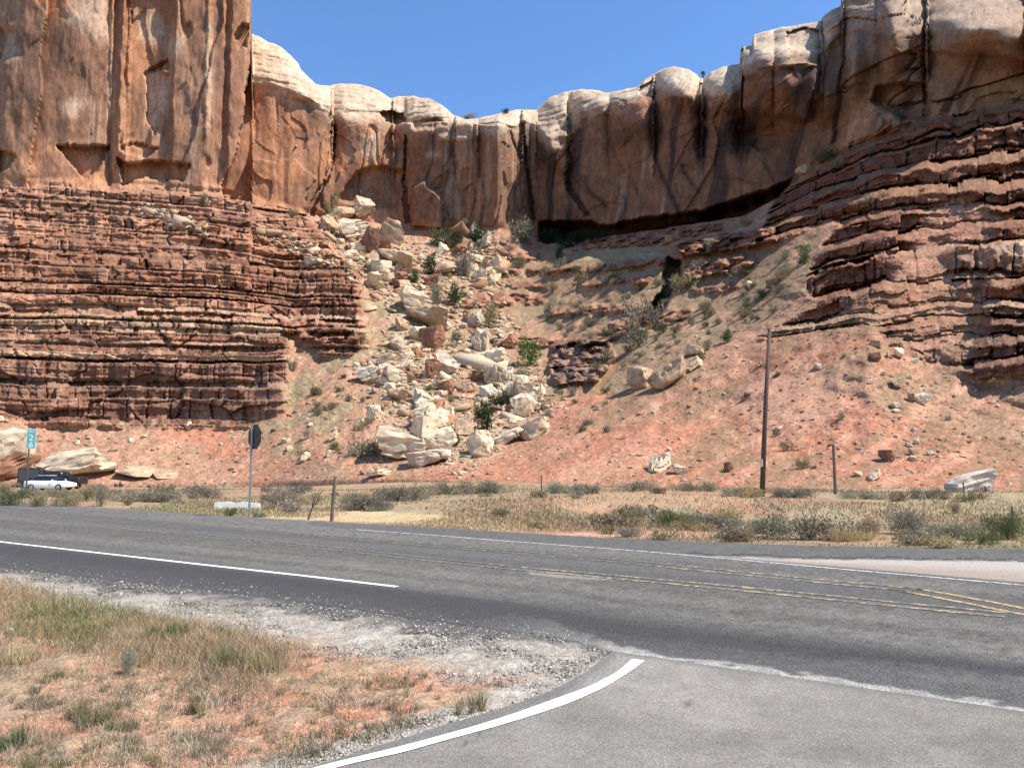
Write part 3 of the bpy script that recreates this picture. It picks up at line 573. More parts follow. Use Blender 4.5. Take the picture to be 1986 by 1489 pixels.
def side_col(x, y, X, Y):
    a = fbm(X*.7, Y*.7, 0, 4, 180); b = fbm(X*9, Y*9, 0, 3, 181); st = fbm(X*.25-Y*.05, Y*2.2+X*.5, 0, 3, 182)
    c = mix(C3(x.shape, (.195,.177,.150)), (.24,.218,.186), sstep(.4, .62, a)); c = c*(1+(b-.5)*.35+(st-.5)*.2)[..., None]
    e = y-np.where(x < 1190, lin(x, SIDE), 1262+(x-1190)*.1467)
    c = mix(c, (.14,.132,.122), sstep(30, 8, e + (a-.5)*14)*(x < 1195)*.75)
    c = mix(c, (.12,.113,.105), sstep(8, 2, e)*(x >= 1190)*.6)
    for sx_, sy_, rx, ry, am in [(1237,1314,10,3,.9),(1330,1365,12,1.6,.8),(1525,1375,16,2,.8),(905,1441,9,2,.7),(928,1423,6,1.5,.7),(1400,1440,60,10,.18),(1150,1400,70,14,.15),(1650,1460,120,12,.18),(1850,1440,70,8,.2),(1700,1418,3,2,.8),(1232,1398,4,2,.6),(1160,1425,4,1.5,.6)]: c = mix(c, (.035,.033,.03), np.exp(-((x-sx_)/rx)**2-((y-sy_)/ry)**2)*am)
    c = mix(c, (.12,.11,.095), sstep(.56, .66, fbm(X*1.1+3, Y*1.1, 0, 4, 188))*.35)
    r = fbm((x-50)*.02, (y-1400)*.02, 0, 3, 186); c = mix(c, (.44,.27,.19), sstep(.6, .8, r)*sstep(1440, 1489, y)*sstep(760, 600, x)*.7)
    return np.clip(c, .01, .8)
m_drive = mat_attr('pale_grey_asphalt', .95, 30, .18, .4, .012, fine=(120,.45), spec=.2)
sc_ = np.concatenate([np.arange(-900, 400, 20.), np.arange(400, 2010, 4.), np.arange(2010, 9000, 70.)])
strip('side_road', sc_, np.where(sc_ < 1190, lin(sc_, SIDE), 1262+(sc_-1190)*.1467), np.full(len(sc_), 3000.), 170, .014, side_col, m_drive)
def mat_worn(name, col, cover, scale=9):
    m = mat_plain(name, col, .85, var=.18, scale=scale*2); n = m.node_tree.nodes; l = m.node_tree.links; b = n['Principled BSDF']
    src = b.inputs['Base Color'].links[0].from_socket; tc = n.new('ShaderNodeTexCoord'); nz = n.new('ShaderNodeTexNoise'); nz.inputs['Scale'].default_value = scale; nz.inputs['Detail'].default_value = 9; nz.inputs['Roughness'].default_value = .75
    l.new(tc.outputs['Object'], nz.inputs['Vector']); mr = n.new('ShaderNodeMapRange'); mr.inputs[1].default_value = .62-cover*.3; mr.inputs[2].default_value = .74-cover*.3; l.new(nz.outputs[0], mr.inputs[0])
    mx = n.new('ShaderNodeMix'); mx.data_type = 'RGBA'; l.new(mr.outputs[0], mx.inputs[0]); mx.inputs[6].default_value = (.11,.103,.092,1); l.new(src, mx.inputs[7]); l.new(mx.outputs[2], b.inputs['Base Color']); return m
m_white = mat_worn('white_road_paint', (.80,.78,.73), 1.15, 14)
m_faded = mat_worn('faded_white_paint', (.50,.48,.44), .75)
m_yellow = mat_worn('worn_yellow_paint', (.44,.345,.20), .47)
m_yellow2 = mat_worn('yellow_road_paint', (.42,.29,.13), .7)
def line(name, pts, width, mat, z=.016, x0=None, x1=None, off=0.0):
    x0 = pts[0][0] if x0 is None else x0; x1 = pts[-1][0] if x1 is None else x1
    xs = np.arange(x0, x1+.1, 6.); ys = lin(xs, pts); k = np.ones(9)/9; ysp = np.pad(ys, 4, mode='reflect', reflect_type='odd'); ys = np.convolve(ysp, k, 'valid')
    X, Y = gnd(xs, ys, z); tx, ty = np.gradient(X), np.gradient(Y); L = np.hypot(tx, ty); nx, ny = -ty/L, tx/L
    jit = 1+(fbm(X*3, Y*3, 0, 3, 190)-.5)*.35
    A = np.stack([X+nx*(off+width/2*jit), Y+ny*(off+width/2*jit), 0*X+z], -1); B = np.stack([X+nx*(off-width/2*jit), Y+ny*(off-width/2*jit), 0*X+z], -1)
    return add(name, mesh_np(name, np.stack([B, A]), grid_faces(2, len(xs)), None, False, mat), kind='structure')
line('edge_line', NW, .10, m_white)
line('edge_line', FW, .10, m_faded, x0=690)
m_faint = mat_worn('faint_yellow_paint', (.36,.285,.17), .42)
for o_ in (-.14, .14):
    line('lane_line', LOWY, .09, m_faint, off=o_, x1=996); line('lane_line', LOWY, .10, m_yellow, off=o_, x0=1002)
    line('lane_line', UPY, .09, m_faint, off=o_, x1=1296); line('lane_line', UPY, .10, m_yellow, off=o_, x0=1302, x1=1780)
line('lane_line', UPY, .10, m_yellow2, x0=1740, off=.17); line('lane_line', UPY, .10, m_yellow2, x0=1740, off=-.17)
ST = [(1225.6,1277),(1199,1301),(1146,1329),(1076,1354),(1005,1380),(917,1408),(811,1437),(741,1455),(635,1480),(520,1512),(300,1575)]
SB = [(1250,1280),(1222,1301),(1172,1332),(1105,1362),(1035,1385.5),(950,1411),(850,1438),(780,1458),(675,1480.5),(560,1514),(340,1580)]
def dense(p, n=60):
    p = np.array(p, float); t = np.linspace(0, 1, len(p)); q = np.linspace(0, 1, n)
    o = np.stack([np.interp(q, t, p[:,0]), np.interp(q, t, p[:,1])], -1)
    for _ in range(2): o[1:-1] = (o[:-2]+2*o[1:-1]+o[2:])/4
    return o
a_, b_ = dense(ST), dense(SB); pts_ = []
for q in (a_, b_): x_, y_ = gnd(q[:,0], q[:,1], .020); pts_.append(np.stack([x_, y_, 0*x_+.020], -1))
add('edge_line', mesh_np('edge_line', np.stack(pts_), grid_faces(2, 60)[:, ::-1], None, False, m_white), kind='structure')

# ------------------------------------------------------------------ boulders
def rock_mesh(name, seed, npts=16, flat=.8, mat=None, cut=.92, detail=3):
    r = random.Random(seed); bm = bmesh.new()
    for _ in range(npts):
        v = Vector((r.uniform(-1,1), r.uniform(-1,1), r.uniform(-1,1)))
        m = max(abs(v.x), abs(v.y), abs(v.z)); v = v/m*(r.uniform(.82, 1.0)) if r.random() < cut else v.normalized()*r.uniform(.85, 1.05)
        bm.verts.new((v.x, v.y, v.z*flat))
    bmesh.ops.convex_hull(bm, input=bm.verts)
    bmesh.ops.delete(bm, geom=[v for v in bm.verts if not v.link_faces], context='VERTS')
    for ax, ex in ((0, .95), (1, .95), (2, .95*flat)):
        lo, hi = min(v.co[ax] for v in bm.verts), max(v.co[ax] for v in bm.verts)
        for v in bm.verts: v.co[ax] = (v.co[ax]-(lo+hi)/2)*2*ex/(hi-lo)
    for _ in range(detail):
        bmesh.ops.subdivide_edges(bm, edges=[e for e in bm.edges if e.calc_length() > .13], cuts=1, use_grid_fill=True)
        bmesh.ops.triangulate(bm, faces=bm.faces)
    bm.normal_update()
    co = np.array([v.co for v in bm.verts]); nn = np.array([v.normal for v in bm.verts])
    d = (fbm(co[:,0]*1.8+seed, co[:,1]*1.8, co[:,2]*2.6, 5, seed, .6)-.5)*.20 + (vnoise(co[:,0]*.8, co[:,1]*.8, co[:,2]*8+seed, seed)-.5)*.10 - .14*sstep(.035, .0, abs(vnoise(co[:,0]*1.3+seed, co[:,1]*1.3, co[:,2]*1.6, seed+5)-.5))
    for v, q, k in zip(bm.verts, d, nn): v.co += Vector(k)*q
    me = bpy.data.meshes.new(name); bm.to_mesh(me); bm.free()
    if mat: me.materials.append(mat)
    return me
def mat_rock(name, col, dark):
    m = mat_plain(name, col, .95, var=.34, scale=2.4, bump=.8, spec=.12, rnd=.14)
    return m
M_ROCK = {'pale': mat_rock('pale_sandstone', (.60,.46,.305), 0), 'tan': mat_rock('tan_sandstone', (.40,.275,.17), 0), 'brown': mat_rock('brown_sandstone', (.24,.12,.072), 0),
          'red': mat_rock('red_sandstone', (.35,.165,.095), 0), 'grey': mat_rock('pale_grey_sandstone', (.50,.41,.30), 0)}
_ly = mat_rock('layered_white_sandstone', (.54,.45,.35), 0); _n = _ly.node_tree.nodes; _l = _ly.node_tree.links
_nz = [q for q in _n if q.type == 'TEX_NOISE'][0]; _mp = _n.new('ShaderNodeMapping'); _mp.inputs['Scale'].default_value = (.5, .5, 3.2); _tc = [q for q in _n if q.type == 'TEX_COORD'][0]
[q for q in _n if q.type == 'BUMP'][0].inputs['Strength'].default_value = .2; _nz.inputs['Detail'].default_value = 4; _l.new(_tc.outputs['Object'], _mp.inputs[0]); _l.new(_mp.outputs[0], _nz.inputs['Vector']); M_ROCK['layered'] = _ly
ROCKS = {k: [rock_mesh('boulder', 10+i*7+len(k), 13+2*(i % 4), (.95,.8,.62,.5,.75,.9)[i], m) for i in range(6)] for k, m in M_ROCK.items()}
def boulder(px, py, wpx, hpx, kind, label, var=0, tilt=0.0, sink=.12, group=None, depth=1.0, turn=None):
    if hpx <= 14 and wpx > 55: sink = .42
    b = place(px, py + hpx*.45); D = b.y; k = D/F
    sx, sz = wpx*k/2*1.1, hpx*k/2*1.14
    me = ROCKS[kind][var % 6]; h = max(abs(v.co.z) for v in me.vertices) if False else (.95,.8,.62,.5,.75,.9)[var % 6]
    o = add('boulder', me, label=label, cat='boulder', group=group)
    o.scale = (sx, max(sx, sz)*.85*depth, sz/h)
    x, y, z = unproj(px, py + sink*hpx, D - sx*.15); o.location = (float(x), float(y), float(z))
    o.rotation_euler = (0, math.radians(tilt), math.radians(turn if turn is not None else random.uniform(-25, 25)))
    return o
HERO = [
(804,580,72,52,'pale','large pale wedge-shaped boulder halfway down the rockfall chute',0,8),(832,610,88,42,'tan','broad tan boulder leaning under the pale wedge-shaped boulder',2,18),
(836,653,54,54,'brown','rust-brown cube-shaped boulder with a shaded front in the chute',4,0),(686,443,62,50,'pale','big pale block at the top left of the rockfall chute',0,-20),
(764,446,52,50,'tan','tan angular block leaning at the top right of the chute',5,30),(660,414,66,28,'tan','flat brownish slab at the foot of the cliff above the chute',3,-8),
(704,396,38,32,'pale','tilted split slab standing topmost in the rockfall',4,-28),(730,468,62,46,'brown','brown weathered boulder below the topmost pale block',1,20),
(772,500,84,34,'tan','long tan boulder sloping down the upper chute',2,28),(858,518,56,24,'tan','flat tan boulder beside the dark green bush in the upper chute',3,-12),
(958,690,58,34,'pale','smooth pale boulder left of the bright green bush',5,-6),(776,855,112,66,'pale','huge pale boulder at the bottom of the chute, undercut on its left',0,4),
(858,848,58,46,'pale','pale cracked boulder just right of the huge pale one',5,-12),(834,884,82,28,'grey','pale grey slab lying at the foot of the rockfall',3,-10),
(898,822,42,32,'tan','blocky tan boulder left of the dark green bush low in the chute',4,6),(1035,827,62,40,'pale','rounded pale boulder at the lower edge of the red slope',1,-8),
(1243,727,52,46,'tan','round tan boulder, left one of the pair on the right slope',1,0),(1298,722,70,42,'tan','leaning tan slab-like boulder beside the round one on the right slope',2,-38),
(1346,703,40,24,'pale','small pale boulder above the leaning slab on the right slope',4,-12),(1348,679,34,18,'pale','flat pale boulder topmost of the group on the right slope',3,10),
(1280,893,62,34,'pale','pale boulder low on the red slope left of the utility pole',4,-8),(1318,908,34,20,'pale','small pale block beside the boulder low on the red slope',0,4),
(14,860,92,76,'pale','huge pale rounded boulder at the left edge behind the mile marker',1,10),(18,905,80,44,'brown','brown rock added for the dark underside of the huge boulder at the left edge',2,-14),  # brown rock: dark under-face of the huge boulder, added as a separate stone
(152,893,118,42,'pale','long pale boulder behind the parked vehicles',2,-8),(192,905,74,22,'pale','flat overhanging pale slab right of the long pale boulder',3,0),
(265,911,84,16,'tan','thin tan slab farthest right in the row behind the vehicles',3,8),(318,917,52,16,'tan','low tan ledge stone left of the stop sign',4,2),(738,913,46,18,'pale','low pale ledge stone left of the rockfall foot',4,4),
(68,900,44,22,'pale','low pale rock between the huge boulder and the long pale boulder',4,0),
(1696,918,30,20,'pale','small white boulder at the toe of the right slope',4,0),
(610,507,36,16,'pale','single pale slab resting on the left ledges',3,0),(1556,328,26,18,'pale','white rock perched on the nose of the right ledges',1,0),
(1720,882,30,24,'brown','dark brown rock cluster on the right slope above the toe',5,0),(1412,904,20,20,'brown','small dark brown rock left of the utility pole',4,0),
(925,727,36,24,'brown','brown split boulder below the smooth pale boulder',4,14),(898,745,30,22,'tan','tan block left of the brown split boulder',0,0),
(866,750,34,26,'brown','dark-faced tan-brown boulder in the middle of the lower chute',5,-14),(772,762,42,24,'tan','tan boulder on the left margin of the lower chute',2,16),
(832,700,32,26,'pale','pale cube right under the rust-brown boulder',4,0),(802,713,26,22,'pale','pale block left of the cube under the rust-brown boulder',0,6),
(1050,755,16,26,'grey','upright white stone at the foot of the purple outcrop',4,0),(786,678,24,18,'pale','small pale block left of the rust-brown boulder',1,0),
(985,845,70,20,'grey','long pale slab sloping left of the rounded pale boulder',3,-30),(1455,552,24,16,'pale','white rock pair high on the right slope',0,0),(1500,548,26,20,'brown','shadowed brown block high on the right slope',4,0),
(1740,740,24,20,'tan','tan rock under the dark overhang of the right ledges',0,0),(1700,665,22,18,'tan','pinkish rock at the apex of the right slope',1,0),
(648,840,16,26,'pale','upright pale stone on the lower left slope',4,12),(1785,770,30,22,'grey','grey rock in the rubble line below the right ledges',5,0),(1300,462,20,18,'red','rounded red knob on the shaded ledge below the right wall',1,0)]
for h in HERO:
    boulder(h[0], h[1], h[2], h[3], h[4], h[5], h[6], h[7])
def auto_label(noun, px, py, seen, anchors):
    a = min(anchors, key=lambda q: (q[0]-px)**2+(q[1]-py)**2); dx, dy = px-a[0], py-a[1]
    d = ('right of' if dx > 0 else 'left of') if abs(dx) > abs(dy) else ('below' if dy > 0 else 'above')
    k = (a[2], d); seen.setdefault(k, []).append((dx*dx+dy*dy)); return k
ORD = ['nearest','second nearest','third nearest','fourth nearest','fifth nearest','sixth nearest','seventh nearest','eighth nearest','ninth nearest','tenth nearest','eleventh nearest','twelfth nearest']
def number_labels(items, anchors, noun):
    """items: (object, px, py, describing words); names each by the landmark next to it and its rank from there"""
    bins = {}
    for it in items:
        o, px, py, wd = it; a = min(anchors, key=lambda q: (q[0]-px)**2+(q[1]-py)**2); dx, dy = px-a[0], py-a[1]
        d = ('right of' if dx > 0 else 'left of') if abs(dx) > abs(dy) else ('below' if dy > 0 else 'above')
        bins.setdefault((a[2], d), []).append((dx*dx+dy*dy, o, wd))
    for (a, d), L in bins.items():
        L.sort(key=lambda q: q[0])
        for i, (q, o, wd) in enumerate(L): o['label'] = f"{wd}, {ORD[min(i, 11)]} {d} the {a}"
ANCH = [(836,653,'rust-brown cube-shaped boulder'),(804,580,'pale wedge-shaped boulder'),(686,443,'topmost big pale block'),(776,855,'huge pale boulder in the chute'),(1243,727,'round tan boulder'),
 (1028,680,'bright green bush'),(1888,935,'white layered boulder'),(1485,800,'utility pole'),(945,800,'dark green bush'),(1125,700,'purple outcrop'),(858,518,'flat tan boulder'),(490,850,'stop sign'),(152,893,'long pale boulder'),(1720,882,'dark brown rock cluster')]
chute = [(640,430,5),(690,460,30),(740,500,45),(790,535,55),(840,590,60),(840,680,70),(830,740,75),(840,800,80),(870,850,70),(900,470,35),(930,520,40),(960,640,30),(985,745,45),(1010,780,40),(760,720,40)]
rb = random.Random(21); items = []
def near_hero(px, py):
    return any(abs(px-h[0]) < h[2]*.42 and abs(py-h[1]) < h[3]*.42 for h in HERO)
spots = []
while len(spots) < 205:
    cx_, cy_, r_ = rb.choice(chute); px, py = rb.gauss(cx_, r_*.55), rb.gauss(cy_, r_*.4)
    if near_hero(px, py) or py < 425 or py > 905: continue
    spots.append((px, py, rb.choice([12,15,18,22,26,31,37,44])*(.7+.5*(py-400)/500)))
for _ in range(16): spots.append((rb.uniform(540, 760), rb.uniform(700, 900), rb.uniform(8, 16)))
for _ in range(9): spots.append((rb.uniform(1150, 1980), rb.uniform(690, 930), rb.uniform(8, 16)))
for _ in range(18): spots.append((rb.gauss(1745, 25), rb.uniform(680, 900), rb.uniform(8, 20)))
for _ in range(9): spots.append((rb.uniform(0, 440), rb.uniform(810, 900), rb.uniform(7, 13)))
for px, py, wd in spots:
    kind = rb.choice(['pale','pale','pale','tan','grey','brown' if rb.random() < .6 else 'red']); hp = wd*rb.uniform(.66, 1.0)
    o = boulder(px, py, wd, hp, kind, 'x', rb.randrange(6), rb.uniform(-35, 35), group='smaller boulders scattered down the slopes', turn=rb.uniform(0, 360))
    items.append((o, px, py, f"{'small' if wd < 17 else 'medium-sized'} {'pale grey' if kind == 'grey' else kind} angular boulder"))
number_labels(items, ANCH, 'one')
# loose rubble nobody could count
def rubble(name, pts, sizes, cols, mat, label):
    base = [rock_mesh('r', 300+i, 9, .7, None, .5, 0) for i in range(4)]; VS, FS, CS, off = [], [], [], 0
    tri = []
    for b in base:
        bm = bmesh.new(); bm.from_mesh(b); bmesh.ops.triangulate(bm, faces=bm.faces); tri.append((np.array([v.co[:] for v in bm.verts]), np.array([[v.index for v in f.verts] for f in bm.faces]))); bm.free(); bpy.data.meshes.remove(b)
    r = np.random.RandomState(len(pts))
    for i, (p, s_, cc) in enumerate(zip(pts, sizes, cols)):
        v, f = tri[i % 4]; an = r.uniform(0, 6.28); ca, sa = math.cos(an), math.sin(an); tl = r.uniform(-.6, .6); ct, st = math.cos(tl), math.sin(tl)
        q = v*np.array([s_*r.uniform(.8, 1.5), s_, s_*r.uniform(.5, 1)]); q = np.stack([q[:,0]*ct+q[:,2]*st, q[:,1], -q[:,0]*st+q[:,2]*ct], -1)
        q = np.stack([q[:,0]*ca-q[:,1]*sa, q[:,0]*sa+q[:,1]*ca, q[:,2]], -1) + np.array(p)
        VS.append(q); FS.append(f+off); off += len(v); CS.append(np.repeat(np.array(cc)[None], len(v), 0))
    return add(name, mesh_np(name, np.concatenate(VS), np.concatenate(FS), np.concatenate(CS), False, mat), kind='stuff', label=label)
m_rub = mat_attr('broken_rock', .95, 4, .2, 0)
def surf_many(px, py):
    j = np.searchsorted(us, px).clip(0, NC-1); i = np.argmin(np.abs(PY[:, j]-py[None]), axis=0); return np.stack([X1[i, j], Y1[i, j], Z1[i, j]], -1), LV[i, j], led[i, j]
r = np.random.RandomState(31)
n_ = 8500; ch = np.array(chute)[r.randint(0, len(chute), n_)]; px = ch[:,0]+r.randn(n_)*ch[:,2]*.75; py = ch[:,1]+r.randn(n_)*ch[:,2]*.5
for (x0, y0, x1, y1, wd, k) in ((265,402,400,448,9,420),(500,446,640,508,12,420),(640,430,760,560,40,500)):
    t = r.rand(k); px = np.concatenate([px, x0+(x1-x0)*t+r.randn(k)*wd*.6]); py = np.concatenate([py, y0+(y1-y0)*t+r.randn(k)*wd*.7])
p3, lv, _ = surf_many(px, py); ok = (lv < 4.95) & (lv > .8)
sz = np.exp(r.randn(len(px))*.6)*.31*(p3[:,1]/140)
pal = np.array([(.50,.37,.24),(.56,.43,.29),(.40,.265,.16),(.31,.165,.09),(.42,.29,.185)]); cc = pal[r.randint(0, 5, len(px))]*r.uniform(.8, 1.1, (len(px), 1))
rubble('rockfall_rubble', p3[ok], sz[ok], cc[ok], m_rub, 'pale broken rock rubble filling the chute between the larger boulders')
n_ = 5500; px = r.uniform(-60, 2050, n_); py = r.uniform(560, 945, n_); p3, lv, ld = surf_many(px, py); ok = (lv < 2.6) & (lv > .6) & (ld < .4)
sz = np.exp(r.randn(n_)*.55)*.12*(p3[:,1]/90); pal = np.array([(.40,.265,.17),(.33,.19,.115),(.22,.115,.07),(.46,.35,.24),(.30,.16,.10)]); cc = pal[r.randint(0, 5, n_)]
rubble('slope_stones', p3[ok], sz[ok], cc[ok], m_rub, 'small stones strewn over the red slopes')

# ------------------------------------------------------------------ shrubs, grass
def leaf_cloud(r, n, lobes, ls, up=.3, narrow=.45):
    """n leaf blades spread through lobes (x,y,z,rx,ry,rz); returns verts, quads, tint"""
    li = r.choice(len(lobes), n, p=np.array([l[3]*l[5] for l in lobes])/sum(l[3]*l[5] for l in lobes)); L = np.array(lobes)[li]
    d = r.randn(n, 3); d /= np.linalg.norm(d, axis=1)[:, None]; rad = r.rand(n)**.45
    c = L[:, :3] + d*rad[:, None]*L[:, 3:6]; c[:,2] = np.abs(c[:,2])
    a = r.randn(n, 3)*.7 + d + np.array([0,0,up]); a /= np.linalg.norm(a, axis=1)[:, None]
    b = np.cross(a, r.randn(n, 3)); b /= np.linalg.norm(b, axis=1)[:, None]
    s_ = ls*r.uniform(.6, 1.4, n)[:, None]
    V = np.stack([c-b*s_*narrow*.5, c+a*s_*.5-b*s_*narrow*.1, c+a*s_, c+b*s_*narrow*.5], 1).reshape(-1, 3)
    Fq = np.arange(n*4).reshape(n, 4); t = np.repeat(r.uniform(.6, 1.35, n), 4)[:, None]*np.ones(3)
    return V, Fq, t
def twigs(r, n, rx, rz, th=.02):
    V, Q = [], []
    for i in range(n):
        an = r.uniform(0, 6.28); e = np.array([math.cos(an)*rx*r.uniform(.3, .9), math.sin(an)*rx*r.uniform(.3, .9), rz*r.uniform(.6, 1.1)]); p = np.array([-math.sin(an), math.cos(an), 0])*th; u = np.array([0,0,th]); k = len(V)
        m_ = e*.5 + np.array([0,0,rz*.1])
        V += [-p, p, m_+p*.7, m_-p*.7, e+p*.2, e-p*.2]; Q += [[k, k+1, k+2, k+3], [k+3, k+2, k+4, k+5]]
    return np.array(V), np.array(Q)
M_LEAF = {k: mat_leaf('foliage_'+k, c, .22) for k, c in {'bright': (.085,.155,.028), 'deep': (.022,.035,.016), 'dark': (.045,.075,.028), 'sage': (.26,.24,.16), 'grey': (.30,.255,.19), 'olive': (.245,.205,.11), 'straw': (.42,.33,.16), 'brownish': (.29,.205,.135), 'green': (.12,.14,.055)}.items()}  # deep: near-black leaves, the hollow's shade put into their colour
m_twig = mat_plain('dry_twig', (.14,.105,.08), .9)
def shrub_mesh(seed, kind, n, ls, shape, narrow=.45):
    r = np.random.RandomState(seed); lob = []
    if shape == 'round': lob = [(r.uniform(-.5,.5), r.uniform(-.5,.5), r.uniform(.3,.8), r.uniform(.3,.5), r.uniform(.3,.5), r.uniform(.3,.5)) for _ in range(9)]
    elif shape == 'low': lob = [(r.uniform(-.75,.75), r.uniform(-.5,.5), r.uniform(.15,.55), r.uniform(.22,.42), r.uniform(.25,.4), r.uniform(.25,.5)) for _ in range(11)]
    else: lob = [(r.uniform(-.35,.35), r.uniform(-.35,.35), r.uniform(.3,1.3), r.uniform(.25,.45), r.uniform(.25,.4), r.uniform(.3,.5)) for _ in range(9)]
    lob.append((0, 0, .22, .72 if shape == 'low' else .45, .45, .26)); V, Q, t = leaf_cloud(r, n, lob, ls, .4, narrow); tv, tq = twigs(r, 16, .6, .8, .018)
    me = mesh_np('shrub', np.concatenate([V, tv]), np.concatenate([Q, tq+len(V)]), np.concatenate([t, np.full((len(tv), 3), .6)]), False, M_LEAF[kind]); return me
SHR = {}
def shrub(px, py, wpx, hpx, kind, label, shape='round', name='shrub', cat='shrub', big=False, group=None, seed=None):
    b = place(px, py + hpx*.5); k = b.y/F; key = (kind, shape, big, (seed if seed is not None else random.randrange(3)))
    if key not in SHR: SHR[key] = shrub_mesh(hash(key[3]) + len(kind)*11 + len(shape), kind, 3600 if big else 700, .085 if big else .17, shape, .28 if big else .42)
    o = add(name, SHR[key], loc=b, label=label, cat=cat, group=group); H = {'round': 1.15, 'low': .85, 'tall': 1.6}[shape]
    o.scale = (wpx*k/1.8, wpx*k/1.8*(.8 if wpx < 3*hpx else .45), hpx*k/H); o.rotation_euler = (0, 0, random.uniform(-.5, .5)+random.choice((0, math.pi))); o.location.z -= .03*hpx*k
    return o
HS = [(1028,680,58,58,'bright','bright green leafy bush in the wash beside the purple outcrop','round'),(945,803,62,66,'dark','dark green bush standing low in the rockfall chute','round'),(968,772,44,30,'dark','dark green sprig just above the low dark bush','low'),
 (850,457,38,44,'green','green bush at the foot of the back wall, left of three','round'),(887,462,40,46,'green','green bush at the foot of the back wall, middle of three','round'),(925,455,46,36,'dark','dark bush at the foot of the back wall, right of three','round'),
 (832,512,36,44,'dark','dark green bush left of the flat tan boulder','round'),(804,536,28,30,'dark','small dark bush on the left of the upper chute','round'),(884,567,46,42,'dark','dense dark bush on the thin rock band','round'),(905,510,46,56,'grey','grey leafless-looking bush right of the flat tan boulder','round'),
 (845,560,36,60,'sage','blue-grey shrub right of the pale wedge-shaped boulder','tall'),(953,614,54,66,'olive','loose olive bush above the smooth pale boulder','tall'),(1012,446,70,50,'sage','sage-coloured bush at the right end of the back wall','round'),(630,402,36,38,'green','green bush below the leaning prow of the cliff','round'),(642,378,40,38,'olive','pale olive bush in the crevice below the prow','round'),
 (394,384,28,24,'sage','small sage shrub below the left butte','round'),(568,412,26,20,'olive','small shrub on the ledge below the back wall','round'),(1250,600,86,54,'grey','wide grey bush in front of the dark notch','low'),(1285,572,60,46,'dark','dark shrub inside the notch','round'),(1240,650,56,46,'sage','sage shrub below the notch','low'),
 (1084,482,26,42,'dark','lone dark shrub in the deep shade under the wall','tall'),(1478,568,26,20,'dark','round dark green shrub high on the right slope','round'),(1615,298,50,24,'green','green bush at the foot of the right cliff','low'),(1850,215,26,18,'green','small green bush far up by the right cliff','round'),(1690,290,26,18,'sage','small sage bush below the lit alcove','round'),
 (1385,470,34,20,'sage','sage bush on the shaded ledge below the right wall','low'),(1450,430,30,16,'olive','olive bush at the end of the shaded hollow','low'),(1365,508,52,26,'sage','low sage bush on the upper right slope','low'),(1450,520,66,26,'sage','longer sage bush beside the right ledges','low'),(1560,490,40,44,'green','green bush against the shaded right ledges','tall'),(1330,545,60,34,'olive','olive bush right of the dark notch','low'),
 (1410,650,32,28,'dark','dark shrub on the slope left of the utility pole top','round'),(1445,605,28,22,'olive','olive shrub above the pole top','round'),(1500,600,24,16,'olive','olive shrub right of the pole top','round'),(1180,690,30,40,'olive','olive shrub on the right side of the purple outcrop','round'),(1002,730,60,30,'sage','grey-green scrub in the lower wash','low'),(885,852,30,24,'dark','small dark bush behind the cracked boulder','round'),(700,868,70,40,'sage','sage bush left of the huge pale boulder','low'),
 (1365,143,15,16,'dark','dark juniper on the skyline between two domes','tall'),(980,216,22,10,'dark','small dark shrub on the rim of the back wall','round'),(1440,95,9,12,'dark','tiny dark shrub at the edge of the right block','round'),(905,226,50,9,'grey','grey brush line along the far rim','low')]
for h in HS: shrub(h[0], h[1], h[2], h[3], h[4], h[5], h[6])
# dark scrub under the right wall, added and blackened to deepen the hollow's shade
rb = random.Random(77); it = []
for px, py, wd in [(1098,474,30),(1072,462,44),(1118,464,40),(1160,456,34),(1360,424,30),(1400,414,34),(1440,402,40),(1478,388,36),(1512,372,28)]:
    o = shrub(px, py-wd*.12, wd*1.35, wd*.7, 'deep', 'x', 'low', group='scrub added and darkened for the shade under the right wall'); it.append((o, px, py, 'shade-darkened green scrub'))
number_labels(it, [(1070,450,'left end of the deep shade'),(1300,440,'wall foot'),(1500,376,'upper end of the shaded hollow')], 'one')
it = []
for _ in range(190):
    z_ = rb.random()
    if z_ < .30: px, py = rb.uniform(1050, 1300), rb.uniform(500, 650)
    elif z_ < .62: t = rb.random(); px, py = 1560-t*470+rb.gauss(0, 35), 500+t*300+rb.gauss(0, 28)
    elif z_ < .8: px, py = rb.gauss(900, 90), rb.uniform(470, 870)
    elif z_ < .84: px, py = rb.uniform(1500, 1980), rb.uniform(640, 920)
    elif z_ < .9: px, py = rb.uniform(1560, 1960), rb.uniform(215, 400)
    else: px, py = rb.uniform(560, 760), rb.uniform(680, 890)
    k_ = rb.choice(['sage','sage','olive','olive','grey','green']); wd = rb.uniform(10, 28)
    o = shrub(px, py, wd, wd*rb.uniform(.5, .9), k_, 'x', rb.choice(['round','low']), group='small desert shrubs on the slopes'); it.append((o, px, py, f"small {'grey-green' if k_ == 'sage' else k_} shrub"))
number_labels(it, ANCH + [(1300,540,'dark notch'),(1560,490,'green bush by the right ledges'),(1410,650,'dark shrub by the pole')], 'one')
